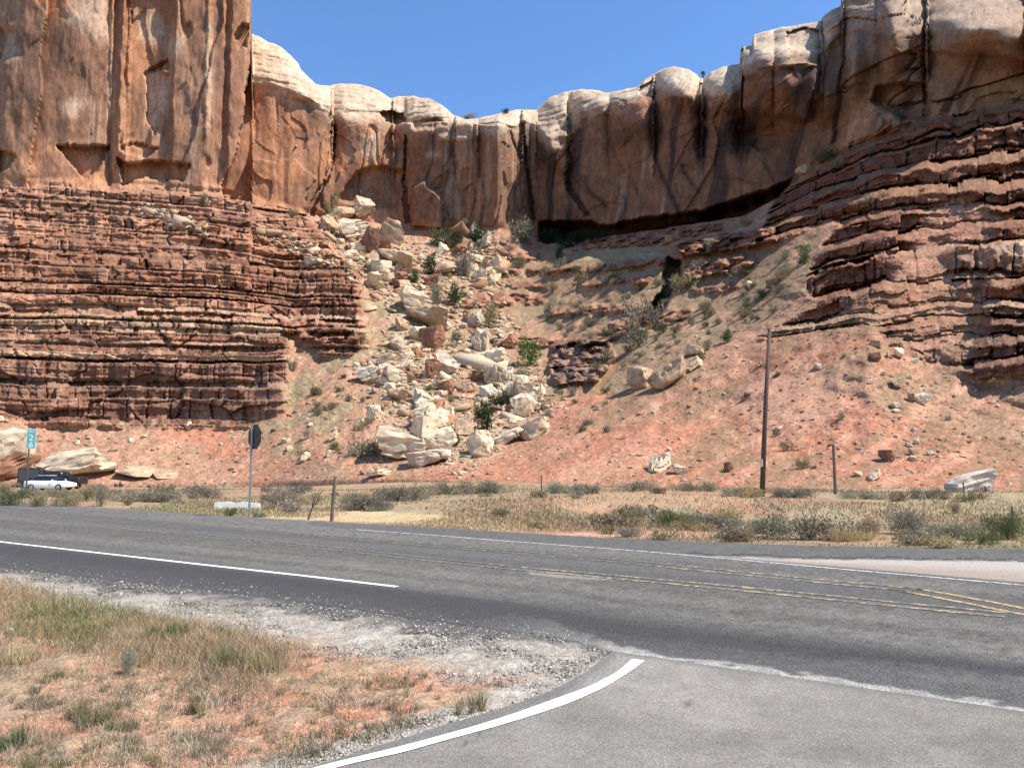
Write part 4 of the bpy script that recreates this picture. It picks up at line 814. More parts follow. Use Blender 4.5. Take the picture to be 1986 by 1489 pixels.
# field sagebrush
FS = [(20,962,70,34,'green','leafy green roadside bush at the left edge','low'),(72,968,46,26,'olive','olive roadside bush in front of the white car','low'),(128,966,60,30,'olive','pale olive weeds below the white car','low'),(168,952,44,40,'olive','bushy olive shrub hiding the nose of the white car','round'),(196,962,40,40,'sage','sage bush right of the parked vehicles','round'),(150,925,26,26,'grey','dry grey bush behind the white car','round'),
 (252,960,90,26,'grey','wide grey sagebrush on the left verge','low'),(320,962,70,24,'grey','grey sagebrush between the vehicles and the stop sign','low'),(400,950,90,30,'grey','dry grey brush behind the white board','low'),(560,965,110,44,'grey','tall dry brush right of the stop sign','low'),(700,968,90,44,'grey','dry brown-grey brush right of the wooden post','low'),(447,992,30,20,'green','small green bush in front of the white board','round'),(505,997,36,12,'sage','low green weed at the foot of the stop sign','low'),
 (770,952,120,40,'sage','broad blue-grey sagebrush right of the fence post','low'),(870,944,110,30,'sage','grey-green sagebrush left of the thin steel post','low'),(960,944,90,26,'sage','sagebrush just left of the thin steel post','low'),(1110,945,110,24,'sage','sagebrush just right of the thin steel post','low'),(1230,943,120,22,'sage','grey-green sagebrush row below the pale boulder','low'),(1345,947,100,20,'sage','grey-green sagebrush left of the utility pole','low'),(1430,952,70,22,'sage','sagebrush at the foot of the utility pole','low'),(1540,956,90,20,'sage','sagebrush right of the utility pole','low'),(1680,958,90,20,'sage','sagebrush right of the taller wooden post','low'),(1800,953,80,24,'sage','grey-green sagebrush left of the white layered boulder','low'),
 (1570,1012,178,66,'sage','largest roundish sagebrush beside the far road edge','low'),(1390,1008,110,40,'sage','olive-grey sagebrush left of the largest one','low'),(1300,1005,80,34,'green','green sagebrush farthest left in the front row','low'),(1482,1018,80,34,'sage','low sagebrush tucked against the largest one','low'),(1680,1020,60,40,'brownish','dead brown bush right of the largest sagebrush','low'),(1765,1010,100,50,'grey','blue-grey sagebrush in the middle of the right verge','low'),(1850,1024,90,44,'sage','pale sagebrush right of the blue-grey one','low'),(1955,1018,80,56,'green','green bush around the far right steel post','low'),(1905,1042,70,26,'green','low green weeds at the right road edge','low'),(1850,985,34,24,'brownish','small dead bush in the red patch on the right','round'),
 (1640,1035,60,30,'straw','straw-coloured tuft below the largest sagebrush','low')]
for h in FS: shrub(h[0], h[1], h[2], h[3], h[4], h[5], h[6], name='sagebrush', cat='bush', big=True)
shrub(245,1283,44,48,'sage','single grey-green bush in the red foreground dirt','round', big=True)
rb = random.Random(5); it = []
for _ in range(100):
    px = rb.uniform(-20, 2000); py = rb.uniform(946, 966) if rb.random() < .45 else lin(px, FAR)-rb.uniform(14, 60)
    if _ >= 70: px = rb.uniform(1180, 2000) if _ < 95 else rb.uniform(480, 800); py = (lin(px, FAR)-rb.uniform(10, 62)) if _ < 95 else rb.uniform(945, 985)
    if 60 < px < 160 and py < 950: continue
    if 400 < px < 520 and py > 955: continue
    if 1480 < px < 1660 and py > 985: continue
    k_ = rb.choice(['sage','grey','olive','grey','brownish','straw','olive'] if _ < 95 else ['grey','brownish','grey']); wd = rb.uniform(20, 55) if _ < 70 else rb.uniform(40, 80)
    o = shrub(px, py, wd, wd*rb.uniform(.3, .5), k_, 'x', 'low', name='sagebrush', cat='bush', group='small brush in the field beyond the road'); it.append((o, px, py, f"low {'grey-green' if k_ == 'sage' else k_} field brush"))
number_labels(it, [(52,900,'mile marker'),(485,950,'stop sign'),(643,965,'wooden fence post'),(1050,945,'thin steel post'),(1478,940,'utility pole'),(1620,910,'taller wooden post'),(1870,945,'white layered boulder'),(1570,1012,'largest sagebrush'),(1980,1010,'far right steel post'),(1260,1040,'bare red dirt by the road'),(880,1000,'straw verge')], 'one')

def grass(name, P3, hgt, wid, cols, mat, label, lean=.35):
    n = len(P3); r = np.random.RandomState(n); an = r.uniform(0, 6.28, n); dx, dy = np.cos(an), np.sin(an)
    la = r.uniform(0, 6.28, n); lx, ly = np.cos(la)*lean*hgt*r.rand(n), np.sin(la)*lean*hgt*r.rand(n)
    B = np.asarray(P3); wv = np.stack([dx*wid, dy*wid, 0*dx], -1)/2; mid = B + np.stack([lx*.35, ly*.35, hgt*.55], -1); top = B + np.stack([lx, ly, hgt], -1)
    V = np.stack([B-wv, B+wv, mid+wv*.7, mid-wv*.7, top+wv*.12, top-wv*.12], 1).reshape(-1, 3); i = np.arange(n)[:, None]*6
    Fq = np.concatenate([i+np.array([[0,1,2,3]]), i+np.array([[3,2,4,5]])])
    return add(name, mesh_np(name, V, Fq, np.repeat(cols, 6, 0), False, mat), kind='stuff', label=label)
m_grass = mat_leaf('grass_blade', (1, 1, 1), 0)
r = np.random.RandomState(91)
STRAW = np.array([(.44,.33,.18),(.38,.285,.16),(.48,.385,.24),(.32,.23,.135),(.27,.20,.12)]); GREEN = np.array([(.16,.19,.07),(.21,.22,.09),(.13,.16,.06),(.26,.25,.11)])
# foreground patch left of the driveway
n_ = 230000; px = r.uniform(-60, 1120, n_); py = r.uniform(1090, 1489, n_)**1.0
x, y = gnd(px, py); den = fbm(x*.75, y*.75, 0, 4, 200); den2 = fbm(x*3, y*3, 0, 3, 201)
bel = py - lin(px, NEAR); gwid = np.interp(px, [0, 200, 400, 600, 800, 1000], [30, 60, 80, 95, 110, 150]); e2 = lin(px, SIDE)-py
dens = sstep(.42, .60, den)*.9+.10; dens = np.maximum(dens*(.05+.9*sstep(.44, .60, den2)), .06)
upper = sstep(150, 40, bel-gwid)*sstep(620, 480, px); dens = np.maximum(dens, upper*.95)
dens = dens*np.where(bel > gwid*.9, 1, np.where(bel > gwid*.45, .10, 0))*(e2 > 12)*np.interp(px, [0,400,700,1120], [1,.9,.55,.3])*np.where(poly(px, py, [(560,1260),(700,1265),(880,1300),(840,1340),(640,1310),(560,1290)]), .25, 1)
k = r.rand(n_) < dens*.75; px, py, x, y, den, up_ = px[k], py[k], x[k], y[k], den[k], upper[k]
P3 = np.stack([x, y, ground_z(x, y)*0-.005], -1); n_ = len(x)
hg = r.uniform(.012, .05, n_)*(.6+1.0*den) + up_*r.uniform(.01, .10, n_); cl = STRAW[r.randint(0, 5, n_)]
gr_ = r.rand(n_) < sstep(.52, .66, fbm(x*.9+30, y*.9, 0, 3, 203))*.75; cl = np.where(gr_[:, None], GREEN[r.randint(0, 4, n_)], cl)*r.uniform(.75, 1.15, (n_, 1))
grass('dry_grass', P3, hg, .0022+.0010*y*.35, cl, m_grass, 'thin dry straw and green grass over the red dirt beside the driveway', 1.1)
# low dead weeds in loose clumps
n_ = 2700; px = r.uniform(-50, 1000, n_); py = r.uniform(1200, 1489, n_); bel = py-lin(px, NEAR); e2 = lin(px, SIDE)-py; k = (bel > 100) & (e2 > 14) & (r.rand(n_) < np.interp(px, [0,500,1000], [1,.85,.45])*(.25+.75*sstep(.4,.6,fbm(px*.012, py*.02, 0, 3, 207))))
x, y = gnd(px[k], py[k]); m_ = len(x); bl = 34; rad = np.repeat(r.uniform(.02, .10, m_), bl); hh = np.repeat(r.uniform(.02, .075, m_), bl); an = r.uniform(0, 6.28, m_*bl); q = r.rand(m_*bl)**.6
x = np.repeat(x, bl)+np.cos(an)*rad*q; y = np.repeat(y, bl)+np.sin(an)*rad*q; base = np.array([(.22,.18,.10),(.28,.22,.14),(.17,.16,.08),(.34,.27,.17),(.25,.20,.15),(.46,.38,.26),(.50,.43,.31)])[r.randint(0, 7, m_)]
grass('low_weeds', np.stack([x, y, 0*x-.003], -1), hh*r.uniform(.3, 1.1, m_*bl), .0042+0*x, np.repeat(base, bl, 0)*r.uniform(.7, 1.25, (m_*bl, 1)), m_grass, 'low dead brown weeds scattered over the red foreground dirt', 1.2)
# verge and field grass beyond the road
n_ = 75000; px = r.uniform(-60, 2050, n_); t_ = r.rand(n_); fy = lin(px, FAR); py = fy - t_**1.3*(fy-946)
x, y = gnd(px, py); z_ = ground_z(x, y); den = fbm(x*.25, y*.35, 0, 4, 210)
dirt = poly(px, py, [(1060,985),(1200,955),(1330,965),(1460,985),(1460,1000),(1300,990),(1150,1005)]) | poly(px, py, [(1080,1036),(1200,1030),(1400,1026),(1480,1032),(1380,1042),(1290,1046)])
k = r.rand(n_) < sstep(.36, .56, den)*np.where(dirt, .5, 1); px, py, x, y, z_ = px[k], py[k], x[k], y[k], z_[k]; n_ = len(x)
hg = r.uniform(.03, .14, n_)*(.3+1.1*den[k])*sstep(-6, 26, lin(px, FAR)-py)**.5+.02; cl = STRAW[r.randint(0, 5, n_)]; gr_ = r.rand(n_) < sstep(.55, .65, fbm(x*.2+9, y*.2, 0, 3, 211))*.6
cl = np.where(gr_[:, None], GREEN[r.randint(0, 4, n_)]*1.15, cl*np.where(py < lin(px, FAR)-18, .78, .98)[:, None])*r.uniform(.75, 1.1, (n_, 1))
grass('field_grass', np.stack([x, y, z_-.01], -1), hg, .006+.0008*y, cl, m_grass, 'dry straw grass growing in the field beyond the highway', 1.3)
# gravel stones on the near shoulder
n_ = 75000; px = r.uniform(-40, 1250, n_); py = r.uniform(1090, 1480, n_); bel = py-lin(px, NEAR); gwid = np.interp(px, [0, 200, 400, 600, 800, 950, 1100], [40, 62, 75, 85, 95, 105, 95]); e2 = lin(px, SIDE)-py
pr_ = np.where((bel > 0), np.maximum(sstep(1.4, .5, bel/gwid), sstep(1.2, .4, e2/45.)), .25*sstep(-20, 0, bel))*(e2 > -4)
k = r.rand(n_) < pr_; x, y = gnd(px[k], py[k]); n_ = k.sum(); pal = np.array([(.43,.385,.315),(.37,.325,.26),(.24,.21,.17),(.50,.455,.385),(.16,.14,.12)])
rubble('shoulder_gravel', np.stack([x, y, np.where(bel[k] > 0, 0.0, .01)], -1), np.exp(r.randn(n_)*.45)*.0055*(.7+.05*y), pal[r.randint(0, 5, n_)], m_rub, 'pale crushed gravel along the road shoulder')

def tuft(px, py, wpx, hpx, cols, label, n=120, seed=1):
    n = int(n*2.2)
    b = place(px, py+hpx*.5); k = b.y/F; r = np.random.RandomState(seed); an = r.uniform(0, 6.28, n); rad = r.rand(n)**.7
    W_, H_ = wpx*k/2, hpx*k; cx3 = r.uniform(-.7,.7,7)*W_; cy3 = r.uniform(-.6,.6,7)*W_; ci = r.randint(0,7,n); hs = r.uniform(.4,1.05,7)[ci]; B = np.stack([cx3[ci]+np.cos(an)*rad*W_*.16, cy3[ci]+np.sin(an)*rad*W_*.16, 0*an], -1); ln = H_*r.uniform(.5, 1.05, n)
    top = B + np.stack([np.cos(an)*rad*W_*.22+r.randn(n)*W_*.10, np.sin(an)*rad*W_*.22+r.randn(n)*W_*.10, ln*hs*r.uniform(.4, 1, n)], -1); mid = B*.45+top*.55; a2 = r.uniform(0, 6.28, n); wv = np.stack([np.cos(a2), np.sin(a2), 0*a2], -1)*.0016*max(1, b.y/6)
    V = np.stack([B-wv, B+wv, mid+wv*.8, mid-wv*.8, top+wv*.15, top-wv*.15], 1).reshape(-1, 3); i = np.arange(n)[:, None]*6
    Fq = np.concatenate([i+np.array([[0,1,2,3]]), i+np.array([[3,2,4,5]])]); c = np.array(cols)[r.randint(0, len(cols), n)]*r.uniform(.75, 1.2, (n, 1))
    return add('grass_tuft', mesh_np('grass_tuft', V, Fq, np.repeat(c, 6, 0), False, m_grass), loc=b, label=label, cat='grass tuft')
OLG = [(.20,.19,.09),(.26,.22,.11),(.15,.15,.07),(.34,.27,.14)]; YEL = [(.58,.47,.24),(.50,.40,.20),(.44,.36,.18)]
tuft(915,1345,100,62,OLG,'olive grass tuft beside the driveway edge in front of the gravel',150,1); tuft(318,1212,80,52,[(.15,.19,.05),(.20,.23,.08),(.11,.14,.04)],'green grass tuft at the edge of the gravel shoulder',260,2)
tuft(200,1195,110,44,YEL,'yellow straw tuft along the gravel shoulder',260,3); tuft(30,1260,80,50,YEL,'yellow straw clump at the left edge of the foreground',160,4); tuft(120,1165,120,46,OLG+YEL,'mixed green and straw tuft at the upper left of the verge',260,5)
tuft(430,1260,120,60,OLG,'brown-green weeds in the middle of the verge',240,6); tuft(520,1270,90,56,OLG+YEL,'brown seed-headed weeds at the right end of the verge',200,7); tuft(380,1360,70,46,OLG,'small dark weeds in the middle of the dirt',110,8); tuft(180,1365,120,64,OLG,'dark olive weeds on the left foreground dirt',220,9)
tuft(240,1390,70,46,OLG,'narrow olive weed right of the dark olive weeds',110,10); tuft(20,1420,70,70,[(.13,.15,.07),(.18,.19,.09)],'dark green weed at the lower left edge',130,11); tuft(90,1465,90,60,OLG,'brown weed at the bottom left of the foreground',110,12); tuft(620,1370,60,34,OLG,'sparse weed on bare red dirt',70,13); tuft(1690,1030,80,34,YEL,'bright straw tuft at the far road edge',160,14)

# ------------------------------------------------------------------ built things
def bmobj(name, bm, mat, parent=None, smooth=False, loc=None):
    bmesh.ops.recalc_face_normals(bm, faces=bm.faces); me = bpy.data.meshes.new(name); bm.to_mesh(me); bm.free(); me.materials.append(mat)
    if smooth:
        for p in me.polygons: p.use_smooth = True
    return add(name, me, parent, loc)
def empty(name, loc, label, cat, rz=0, group=None):
    o = add(name, None, None, loc, None, label, cat, group); o.rotation_euler = (0, 0, rz); return o
def tube(bm, pts, rads, n=10, cap=True):
    rings = []
    for (p, r_) in zip(pts, rads): rings.append([bm.verts.new((p[0]+r_*math.cos(2*math.pi*i/n), p[1]+r_*math.sin(2*math.pi*i/n), p[2])) for i in range(n)])
    for a, b in zip(rings, rings[1:]):
        for i in range(n): bm.faces.new((a[i], a[(i+1) % n], b[(i+1) % n], b[i]))
    if cap: bm.faces.new(rings[0][::-1]); bm.faces.new(rings[-1])
def box(bm, lo, hi, bev=0.0):
    m = Matrix.Translation([(a+b)/2 for a, b in zip(lo, hi)]) @ Matrix.Diagonal([b-a for a, b in zip(lo, hi)] + [1])
    g_ = bmesh.ops.create_cube(bm, size=1, matrix=m)
    if bev: bmesh.ops.bevel(bm, geom=list({e for v in g_['verts'] for e in v.link_edges}), offset=bev, segments=2, affect='EDGES')
def prism(bm, prof, y0, y1):
    """outline in x,z pushed from y0 to y1"""
    a = [bm.verts.new((x, y0, z)) for x, z in prof]; b = [bm.verts.new((x, y1, z)) for x, z in prof]; n = len(prof)
    for i in range(n): bm.faces.new((a[i], a[(i+1) % n], b[(i+1) % n], b[i]))
    bm.faces.new(a[::-1]); bm.faces.new(b)
m_steel = mat_plain('galvanised_steel', (.30,.29,.275), .55, .5, .15, 20); m_back = mat_plain('dull_sign_back', (.135,.097,.062), .9, 0, .3, 9, spec=.1); m_wood = mat_plain('weathered_pole_wood', (.105,.068,.046), .95, var=.3, scale=12, bump=.4); m_post = mat_plain('grey_post_wood', (.17,.115,.08), .95, var=.3, scale=14, bump=.4)
m_green = mat_plain('aged_green_sign', (.13,.36,.33), .5, var=.12, scale=5); m_sw = mat_plain('reflective_white', (.62,.72,.70), .5); m_tag = mat_plain('pale_tag', (.40,.34,.26), .7); m_rust = mat_plain('rusty_steel_post', (.09,.075,.06), .8, .2)
# stop sign seen from behind
b = place(483, 1004); t = empty('stop_sign', b, 'octagonal traffic sign seen from behind on a steel post at the far road edge', 'road sign', math.radians(-42))
k = b.y/F; H = 178*k
bm = bmesh.new(); tube(bm, [(0,0,-.2),(0,0,.55),(.025,0,1.15),(.0,0,1.7),(.0,0,H)], [.042]*5, 4); bmobj('post', bm, m_steel, t)
bm = bmesh.new(); R_ = .38/math.cos(math.pi/8); prism(bm, [(R_*math.cos(math.pi/8+i*math.pi/4)+.09, H-.37+R_*math.sin(math.pi/8+i*math.pi/4)) for i in range(8)], -.047, -.041); pl = bmobj('sign_plate', bm, m_back, t)
for zz in (H-.62, H-.12):
    bm = bmesh.new(); box(bm, (-.06, .033, zz-.02), (.06, .05, zz+.02)); bmobj('bracket', bm, m_steel, t)
for o in t.children:
    if o.name.startswith('sign_plate'): o.location = (0, .09, 0)
# mile marker
b = place(50, 964); t = empty('mile_marker', b, 'small green mile marker sign numbered 26 on a thin post', 'road sign', math.radians(12)); k = b.y/F; top = 131*k
bm = bmesh.new(); tube(bm, [(0,0,-.2),(0,0,top-.1)], [.035,.035], 4); bmobj('post', bm, m_rust, t)
sw, shh = 18*k, 39*k; cx0 = .09
bm = bmesh.new(); box(bm, (cx0-sw/2, -.060, top-shh), (cx0+sw/2, -.052, top), .0); pl = bmobj('sign_plate', bm, m_green, t)
bm = bmesh.new(); e_ = .022
for lo, hi in (((cx0-sw/2+.01, -.063, top-shh+.01), (cx0-sw/2+.01+e_, -.0605, top-.01)), ((cx0+sw/2-.01-e_, -.063, top-shh+.01), (cx0+sw/2-.01, -.0605, top-.01)), ((cx0-sw/2+.035, -.063, top-.032), (cx0+sw/2-.035, -.0605, top-.01)), ((cx0-sw/2+.035, -.063, top-shh+.01), (cx0+sw/2-.035, -.0605, top-shh+.032))): box(bm, lo, hi)
bmobj('border', bm, m_sw, pl)
def text(name, body, size, loc, mat, parent):
    c = bpy.data.curves.new('t', 'FONT'); c.body = body; c.size = size; c.align_x = 'CENTER'; c.extrude = .001; c.offset = size*.012
    o = bpy.data.objects.new('t', c); COL.objects.link(o); bpy.context.view_layer.update(); me = bpy.data.meshes.new_from_object(o.evaluated_get(bpy.context.evaluated_depsgraph_get())); bpy.data.objects.remove(o); bpy.data.curves.remove(c)
    me.name = name; me.materials.clear(); me.materials.append(mat); q = add(name, me, parent, loc); q.rotation_euler = (math.pi/2, 0, 0); return q
text('numeral', '2', shh*.42, (cx0, -.064, top-shh*.58), m_sw, pl); text('numeral', '6', shh*.42, (cx0, -.064, top-shh*.92), m_sw, pl); text('lettering', 'MILE', shh*.13, (cx0, -.064, top-shh*.18), m_sw, pl)
# utility pole
b = place(1476, 959); k = b.y/F; H = 318*k; t = empty('utility_pole', b, 'tall leaning wooden utility pole at the foot of the red slope', 'pole'); lx = .55
bm = bmesh.new(); tube(bm, [(0,0,-.5),(lx*.5,0,H*.5),(lx,0,H)], [.105,.09,.07], 12); bmobj('pole', bm, m_wood, t, True)
bm = bmesh.new(); tube(bm, [(lx-.02,0,H),(lx-.02,0,H+.14),(lx-.02,0,H+.18)], [.035,.06,.03], 8); bmobj('insulator', bm, m_back, t)
for sx in (-.105, .10):
    bm = bmesh.new(); tube(bm, [(lx+sx,-.02,H-.42),(lx+sx,-.02,H-.33),(lx+sx,-.02,H-.28)], [.025,.045,.025], 8); bmobj('insulator', bm, m_back, t)
bm = bmesh.new(); box(bm, (-.03, -.16, 1.15), (.07, -.14, 1.45)); bmobj('tag', bm, m_tag, t)
tp = Vector((b.x+lx, b.y, b.z+H+.15))
def cable(name, a, c, sag, rad, label):
    bm = bmesh.new(); n = 40; prev = None
    for i in range(n+1):
        t_ = i/n; p = a.lerp(c, t_); p.z -= sag*4*t_*(1-t_); ring = [bm.verts.new((p.x, p.y+rad*math.cos(q), p.z+rad*math.sin(q))) for q in (0, 2.09, 4.19)]
        if prev:
            for q in range(3): bm.faces.new((prev[q], prev[(q+1) % 3], ring[(q+1) % 3], ring[q]))
        prev = ring
    o = bmobj(name, bm, m_rust); o['label'] = label; o['category'] = 'cable'; return o
cable('utility_cable', tp, tp+Vector((62, 3, .4)), .9, .008, 'thin utility cable running right from the pole top'); cable('utility_cable', tp, tp+Vector((-75, 12, .8)), .9, .008, 'thin utility cable running left from the pole top')
# posts
def wpost(px, py, hpx, wpx, label, mat, lean=0.0):
    b = place(px, py); k = b.y/F; H = hpx*k; rr_ = wpx*k/2; bm = bmesh.new(); r0 = random.Random(int(px))
    tube(bm, [(0,0,-.3)] + [(lean*q+r0.uniform(-.15,.15)*rr_, 0, H*q) for q in (.25,.5,.75,1)], [rr_*1.1, rr_*1.05, rr_, rr_*.95, rr_*.85], 9); o = bmobj('fence_post', bm, mat, None, False, b); o['label'] = label; o['category'] = 'post'; return o
wpost(643,1011,86,7,'weathered wooden fence post beside the road right of the stop sign',m_post,.08); wpost(1621,958,95,6,'taller bare wooden post right of the utility pole',m_post,-.02)
def tpost(px, py, hpx, label):
    b = place(px, py); H = hpx*b.y/F; bm = bmesh.new(); box(bm, (-.022,-.003,-.2), (.022,.003,H)); box(bm, (-.003,.0035,-.2), (.003,.04,H-.01)); 
    for q in range(6): box(bm, (-.008,-.012,H*(.25+.12*q)), (.008,-.0032,H*(.25+.12*q)+.02))
    o = bmobj('steel_post', bm, m_rust, None, False, b); o['label'] = label; o['category'] = 'post'
tpost(1050,962,42,'thin steel fence post in the middle of the field'); tpost(1870,966,36,'thin steel fence post in front of the white layered boulder'); tpost(1967,1044,60,'steel fence post at the right edge inside a green bush'); tpost(1912,964,14,'short steel post right of the white layered boulder')
# bare sapling by the wooden post
b = place(597, 1008); bm = bmesh.new(); r0 = random.Random(3)
def limb(p, d, ln, rad, dep):
    q = p + d*ln; m_ = p.lerp(q, .5) + Vector((r0.uniform(-.04,.04), r0.uniform(-.04,.04), 0))*ln; tube(bm, [p, m_, q], [rad, rad*.85, rad*.65], 5)
    if dep:
        for _ in range(3 if dep > 1 else 2): limb(q, (d + Vector((r0.uniform(-.7,.7), r0.uniform(-.6,.6), r0.uniform(-.1,.3)))).normalized(), ln*r0.uniform(.5,.8), rad*.55, dep-1)
limb(Vector((0,0,-.05)), Vector((.3,0,1)).normalized(), .42, .035, 3); o = bmobj('bare_sapling', bm, m_wood, None, False, b); o['label'] = 'bare crooked sapling left of the wooden fence post'; o['category'] = 'sapling'
# tilted white boulder with bedding grooves at the toe of the right slope
b = place(1886, 958); k = b.y/F; bm = bmesh.new()
prism(bm, [(-40*k,-6*k),(28*k,-8*k),(31*k,22*k),(40*k,40*k),(34*k,46*k),(8*k,40*k),(-18*k,33*k),(-38*k,20*k)], -20*k, 26*k)
bmesh.ops.triangulate(bm, faces=bm.faces)
for _ in range(5): bmesh.ops.subdivide_edges(bm, edges=[e for e in bm.edges if e.calc_length() > .09], cuts=1); bmesh.ops.triangulate(bm, faces=bm.faces)
bm.normal_update(); q = np.array([v.co[:] for v in bm.verts]); tl = q[:,2]-q[:,0]*.28
d = (fbm(q[:,0]*1.1, q[:,1]*1.1, q[:,2]*1.6, 5, 220)-.5)*.30 + (vnoise(q[:,0]*.3, q[:,1]*.4, tl*6, 221)-.5)*.10 - .10*sstep(.06, .0, abs(vnoise(q[:,0]*.35, q[:,1]*.3, tl*3.2, 222)-.5))
nn_ = [v.normal.copy() for v in bm.verts]
for v, e, nv in zip(bm.verts, d, nn_): v.co += nv*float(e)
o = bmobj('boulder', bm, M_ROCK['layered'], None, False, b); o['label'] = 'white layered boulder tilted at the base of the right slope'; o['category'] = 'boulder'
# white board lying by the stop sign
b = place(460, 986); k = b.y/F; bm = bmesh.new(); prism(bm, [(-44*k,0),(44*k,-.03),(44*k,.19),(8*k,.25),(-6*k,.21),(-18*k,.26),(-43*k,.24)], -.06, .06); o = bmobj('white_board', bm, mat_plain('peeling_white_paint', (.78,.76,.70), .8, var=.15, scale=4), None, False, b); o['label'] = 'long white board lying in the grass behind the stop sign'; o['category'] = 'board'
# white stones on the field
it = []
for px, py, wd in [(985,969,12),(997,968,16),(1006,971,10),(920,986,8),(932,988,10),(1075,974,9),(1090,976,10),(950,990,9),(965,988,8),(858,988,8),(910,1023,12)]:
    o = boulder(px, py, wd, wd*.55, 'grey', 'x', int(px) % 6, group='white stones in the field grass'); o.name = 'white_stone'; o['category'] = 'stone'; it.append((o, px, py, 'small white stone in the field grass'))
number_labels(it, [(1050,945,'thin steel post'),(880,1000,'straw verge')], 'one')
it = []
for px, py, wd in [(20,1221,14),(55,1225,12),(63,1193,10),(90,1220,10),(128,1212,8),(290,1302,8)]:
    o = boulder(px, py, wd, wd*.7, 'grey', 'x', int(px) % 6, group='white stones in the foreground grass'); o.name = 'white_stone'; o['category'] = 'stone'; it.append((o, px, py, 'white stone in the foreground grass'))
number_labels(it, [(30,1260,'yellow straw clump'),(245,1283,'grey-green foreground bush')], 'one')
# vehicles
m_wp = mat_plain('white_car_paint', (.80,.81,.82), .25, var=.03, spec=.5); m_bp = mat_plain('black_truck_paint', (.012,.013,.018), .3, var=.05, spec=.5); m_gl = mat_plain('dark_window_glass', (.012,.016,.018), .08, var=.02, spec=.6); m_ty = mat_plain('tyre_rubber', (.02,.02,.02), .9); m_rim = mat_plain('wheel_rim', (.42,.42,.43), .35, .6); m_lamp = mat_plain('red_lamp', (.35,.03,.02), .3); m_hl = mat_plain('clear_lamp', (.75,.75,.72), .2)
def wheel(parent, x, y, r_, wdt):
    bm = bmesh.new(); bmesh.ops.create_cone(bm, cap_ends=True, segments=24, radius1=r_, radius2=r_, depth=wdt, matrix=Matrix.Translation((x, y, r_)) @ Matrix.Rotation(math.pi/2, 4, 'X')); bmesh.ops.bevel(bm, geom=[e for e in bm.edges if abs(e.verts[0].co.y-e.verts[1].co.y) < .01], offset=.03, segments=2, affect='EDGES'); o = bmobj('wheel', bm, m_ty, parent)
    s_ = -1 if y < 0 else 1; bm = bmesh.new(); bmesh.ops.create_cone(bm, cap_ends=True, segments=20, radius1=r_*.62, radius2=r_*.5, depth=.02, matrix=Matrix.Translation((x, y+s_*(wdt/2+.006), r_)) @ Matrix.Rotation(math.pi/2*(-s_), 4, 'X')); bmobj('rim', bm, m_rim, o)
def shell(bm, secs):
    """lofted body: sections (x, half width low, half width high, z low, z high)"""
    rings = []
    for x, a, b_, z0, z1 in secs:
        zm = z0*.45+z1*.55; rings.append([bm.verts.new(p) for p in ((x,-a*.93,z0),(x,-a,z0*.8+z1*.2),(x,-a,zm),(x,-b_,z1*.93+z0*.07),(x,-b_*.9,z1),(x,b_*.9,z1),(x,b_,z1*.93+z0*.07),(x,a,zm),(x,a,z0*.8+z1*.2),(x,a*.93,z0))])
    for p, q in zip(rings, rings[1:]):
        for i in range(10): bm.faces.new((p[i], p[(i+1) % 10], q[(i+1) % 10], q[i]))
    bm.faces.new(rings[0][::-1]); bm.faces.new(rings[-1])
def car(px, D, label, rz):
    x, y, _ = unproj(px, 945, D); z = float(ground_z(x, y)); t = empty('parked_car', (float(x), float(y), z), label, 'car', rz)
    bm = bmesh.new(); shell(bm, [(-2.28,.72,.66,.42,.80),(-2.18,.82,.76,.30,.90),(-1.5,.88,.82,.22,.95),(-.6,.89,.82,.20,.94),(.8,.89,.82,.20,.93),(1.0,.88,.80,.20,.91),(1.7,.86,.76,.24,.80),(2.1,.80,.70,.30,.70),(2.26,.68,.6,.38,.60)]); bmobj('body', bm, m_wp, t, True)
    bm = bmesh.new(); shell(bm, [(-1.75,.74,.60,.88,.97),(-1.15,.76,.56,.88,1.36),(-.3,.77,.58,.88,1.43),(.35,.76,.56,.88,1.37),(1.12,.74,.62,.86,.93)]); cb = bmobj('cabin_glass', bm, m_gl, t, True)
    bm = bmesh.new(); box(bm, (-1.05,-.5,1.405), (.25,.5,1.445), .015); bmobj('roof', bm, m_wp, t)
    for s_ in (-1, 1):
        bm = bmesh.new(); box(bm, (.72, s_*.98-.09, .92), (.92, s_*.98+.05, 1.06), .03); bmobj('mirror', bm, m_wp, t)
        for xx in (-1.38, 1.36): wheel(t, xx, s_*.80, .32, .21)
        bm = bmesh.new(); box(bm, (2.08, s_*.56-.14, .58), (2.24, s_*.56+.12, .70), .03); bmobj('headlight', bm, m_hl, t)
        bm = bmesh.new(); box(bm, (-2.27, s_*.58-.14, .68), (-2.17, s_*.58+.14, .82), .02); bmobj('tail_light', bm, m_lamp, t)
    return t
car(98, 76, 'white low sedan parked behind the roadside brush facing right', math.radians(-4))
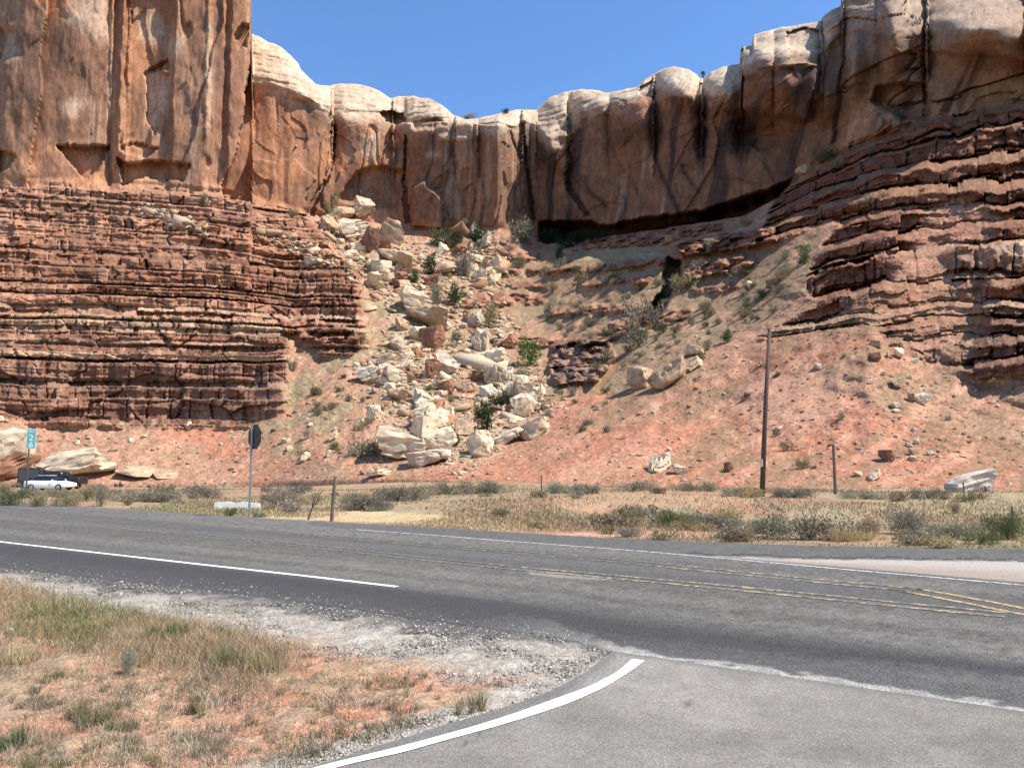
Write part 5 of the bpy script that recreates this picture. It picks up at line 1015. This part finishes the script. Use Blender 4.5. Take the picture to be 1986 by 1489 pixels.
def truck(px, D, label, rz, tall=False):
    x, y, _ = unproj(px, 945, D); z = float(ground_z(x, y)); t = empty('pickup_truck', (float(x), float(y), z), label, 'truck', rz)
    bm = bmesh.new(); shell(bm, [(-2.75,.86,.82,.5,.95),(-2.6,.94,.88,.45,1.12),(-1.4,.97,.90,.42,1.20),(-1.2,.97,.92,.42,1.22),(.9,.97,.92,.42,1.22),(2.72,.97,.92,.45,1.22),(2.78,.94,.9,.5,1.18)]); bmobj('body', bm, m_bp, t, True)
    bm = bmesh.new(); shell(bm, [(-1.45,.88,.76,1.18,1.26),(-.75,.90,.74,1.18,1.78),(-.2,.90,.76,1.18,1.86),(.75,.90,.76,1.18,1.84),(1.0,.90,.78,1.18,1.70)]); bmobj('cab', bm, m_bp, t, True)
    for s_ in (-1, 1):
        for x0, x1 in ((-.78, -.05), (.03, .72)):
            bm = bmesh.new(); prism(bm, [(x0+(.18 if x0 < -.5 else 0),1.26),(x1,1.26),(x1,1.72),(x0+(.36 if x0 < -.5 else 0),1.70)], s_*.885-.012, s_*.885+.012); bmobj('window', bm, m_gl, t)
        for xx in (-1.8, 1.75): wheel(t, xx, s_*.86, .39, .25)
        bm = bmesh.new(); box(bm, (-2.76, s_*.68-.16, .80), (-2.62, s_*.68+.16, .98), .03); bmobj('headlight', bm, m_hl, t)
        bm = bmesh.new(); box(bm, (2.70, s_*.84-.07, .78), (2.80, s_*.84+.07, 1.10), .02); bmobj('tail_light', bm, m_lamp, t)
    return t
truck(108, 80.5, 'black pickup truck parked behind the white sedan facing left', math.radians(3))
x, y, _ = unproj(64, 940, 86); t = empty('box_trailer', (float(x), float(y), float(ground_z(x, y))), 'dark grey boxy trailer at the left of the parked vehicles', 'trailer', math.radians(8))
bm = bmesh.new(); box(bm, (-1.15,-1.2,.55), (1.15,1.2,2.15), .08); bmobj('body', bm, mat_plain('dark_grey_panel', (.035,.037,.042), .5, var=.1), t)
bm = bmesh.new(); box(bm, (-1.0,-1.215,.8), (1.0,-1.203,1.95)); bmobj('side_panel', bm, mat_plain('slate_panel', (.06,.06,.068), .4), t)
for s_ in (-1, 1): wheel(t, 0.1, s_*1.0, .36, .22)
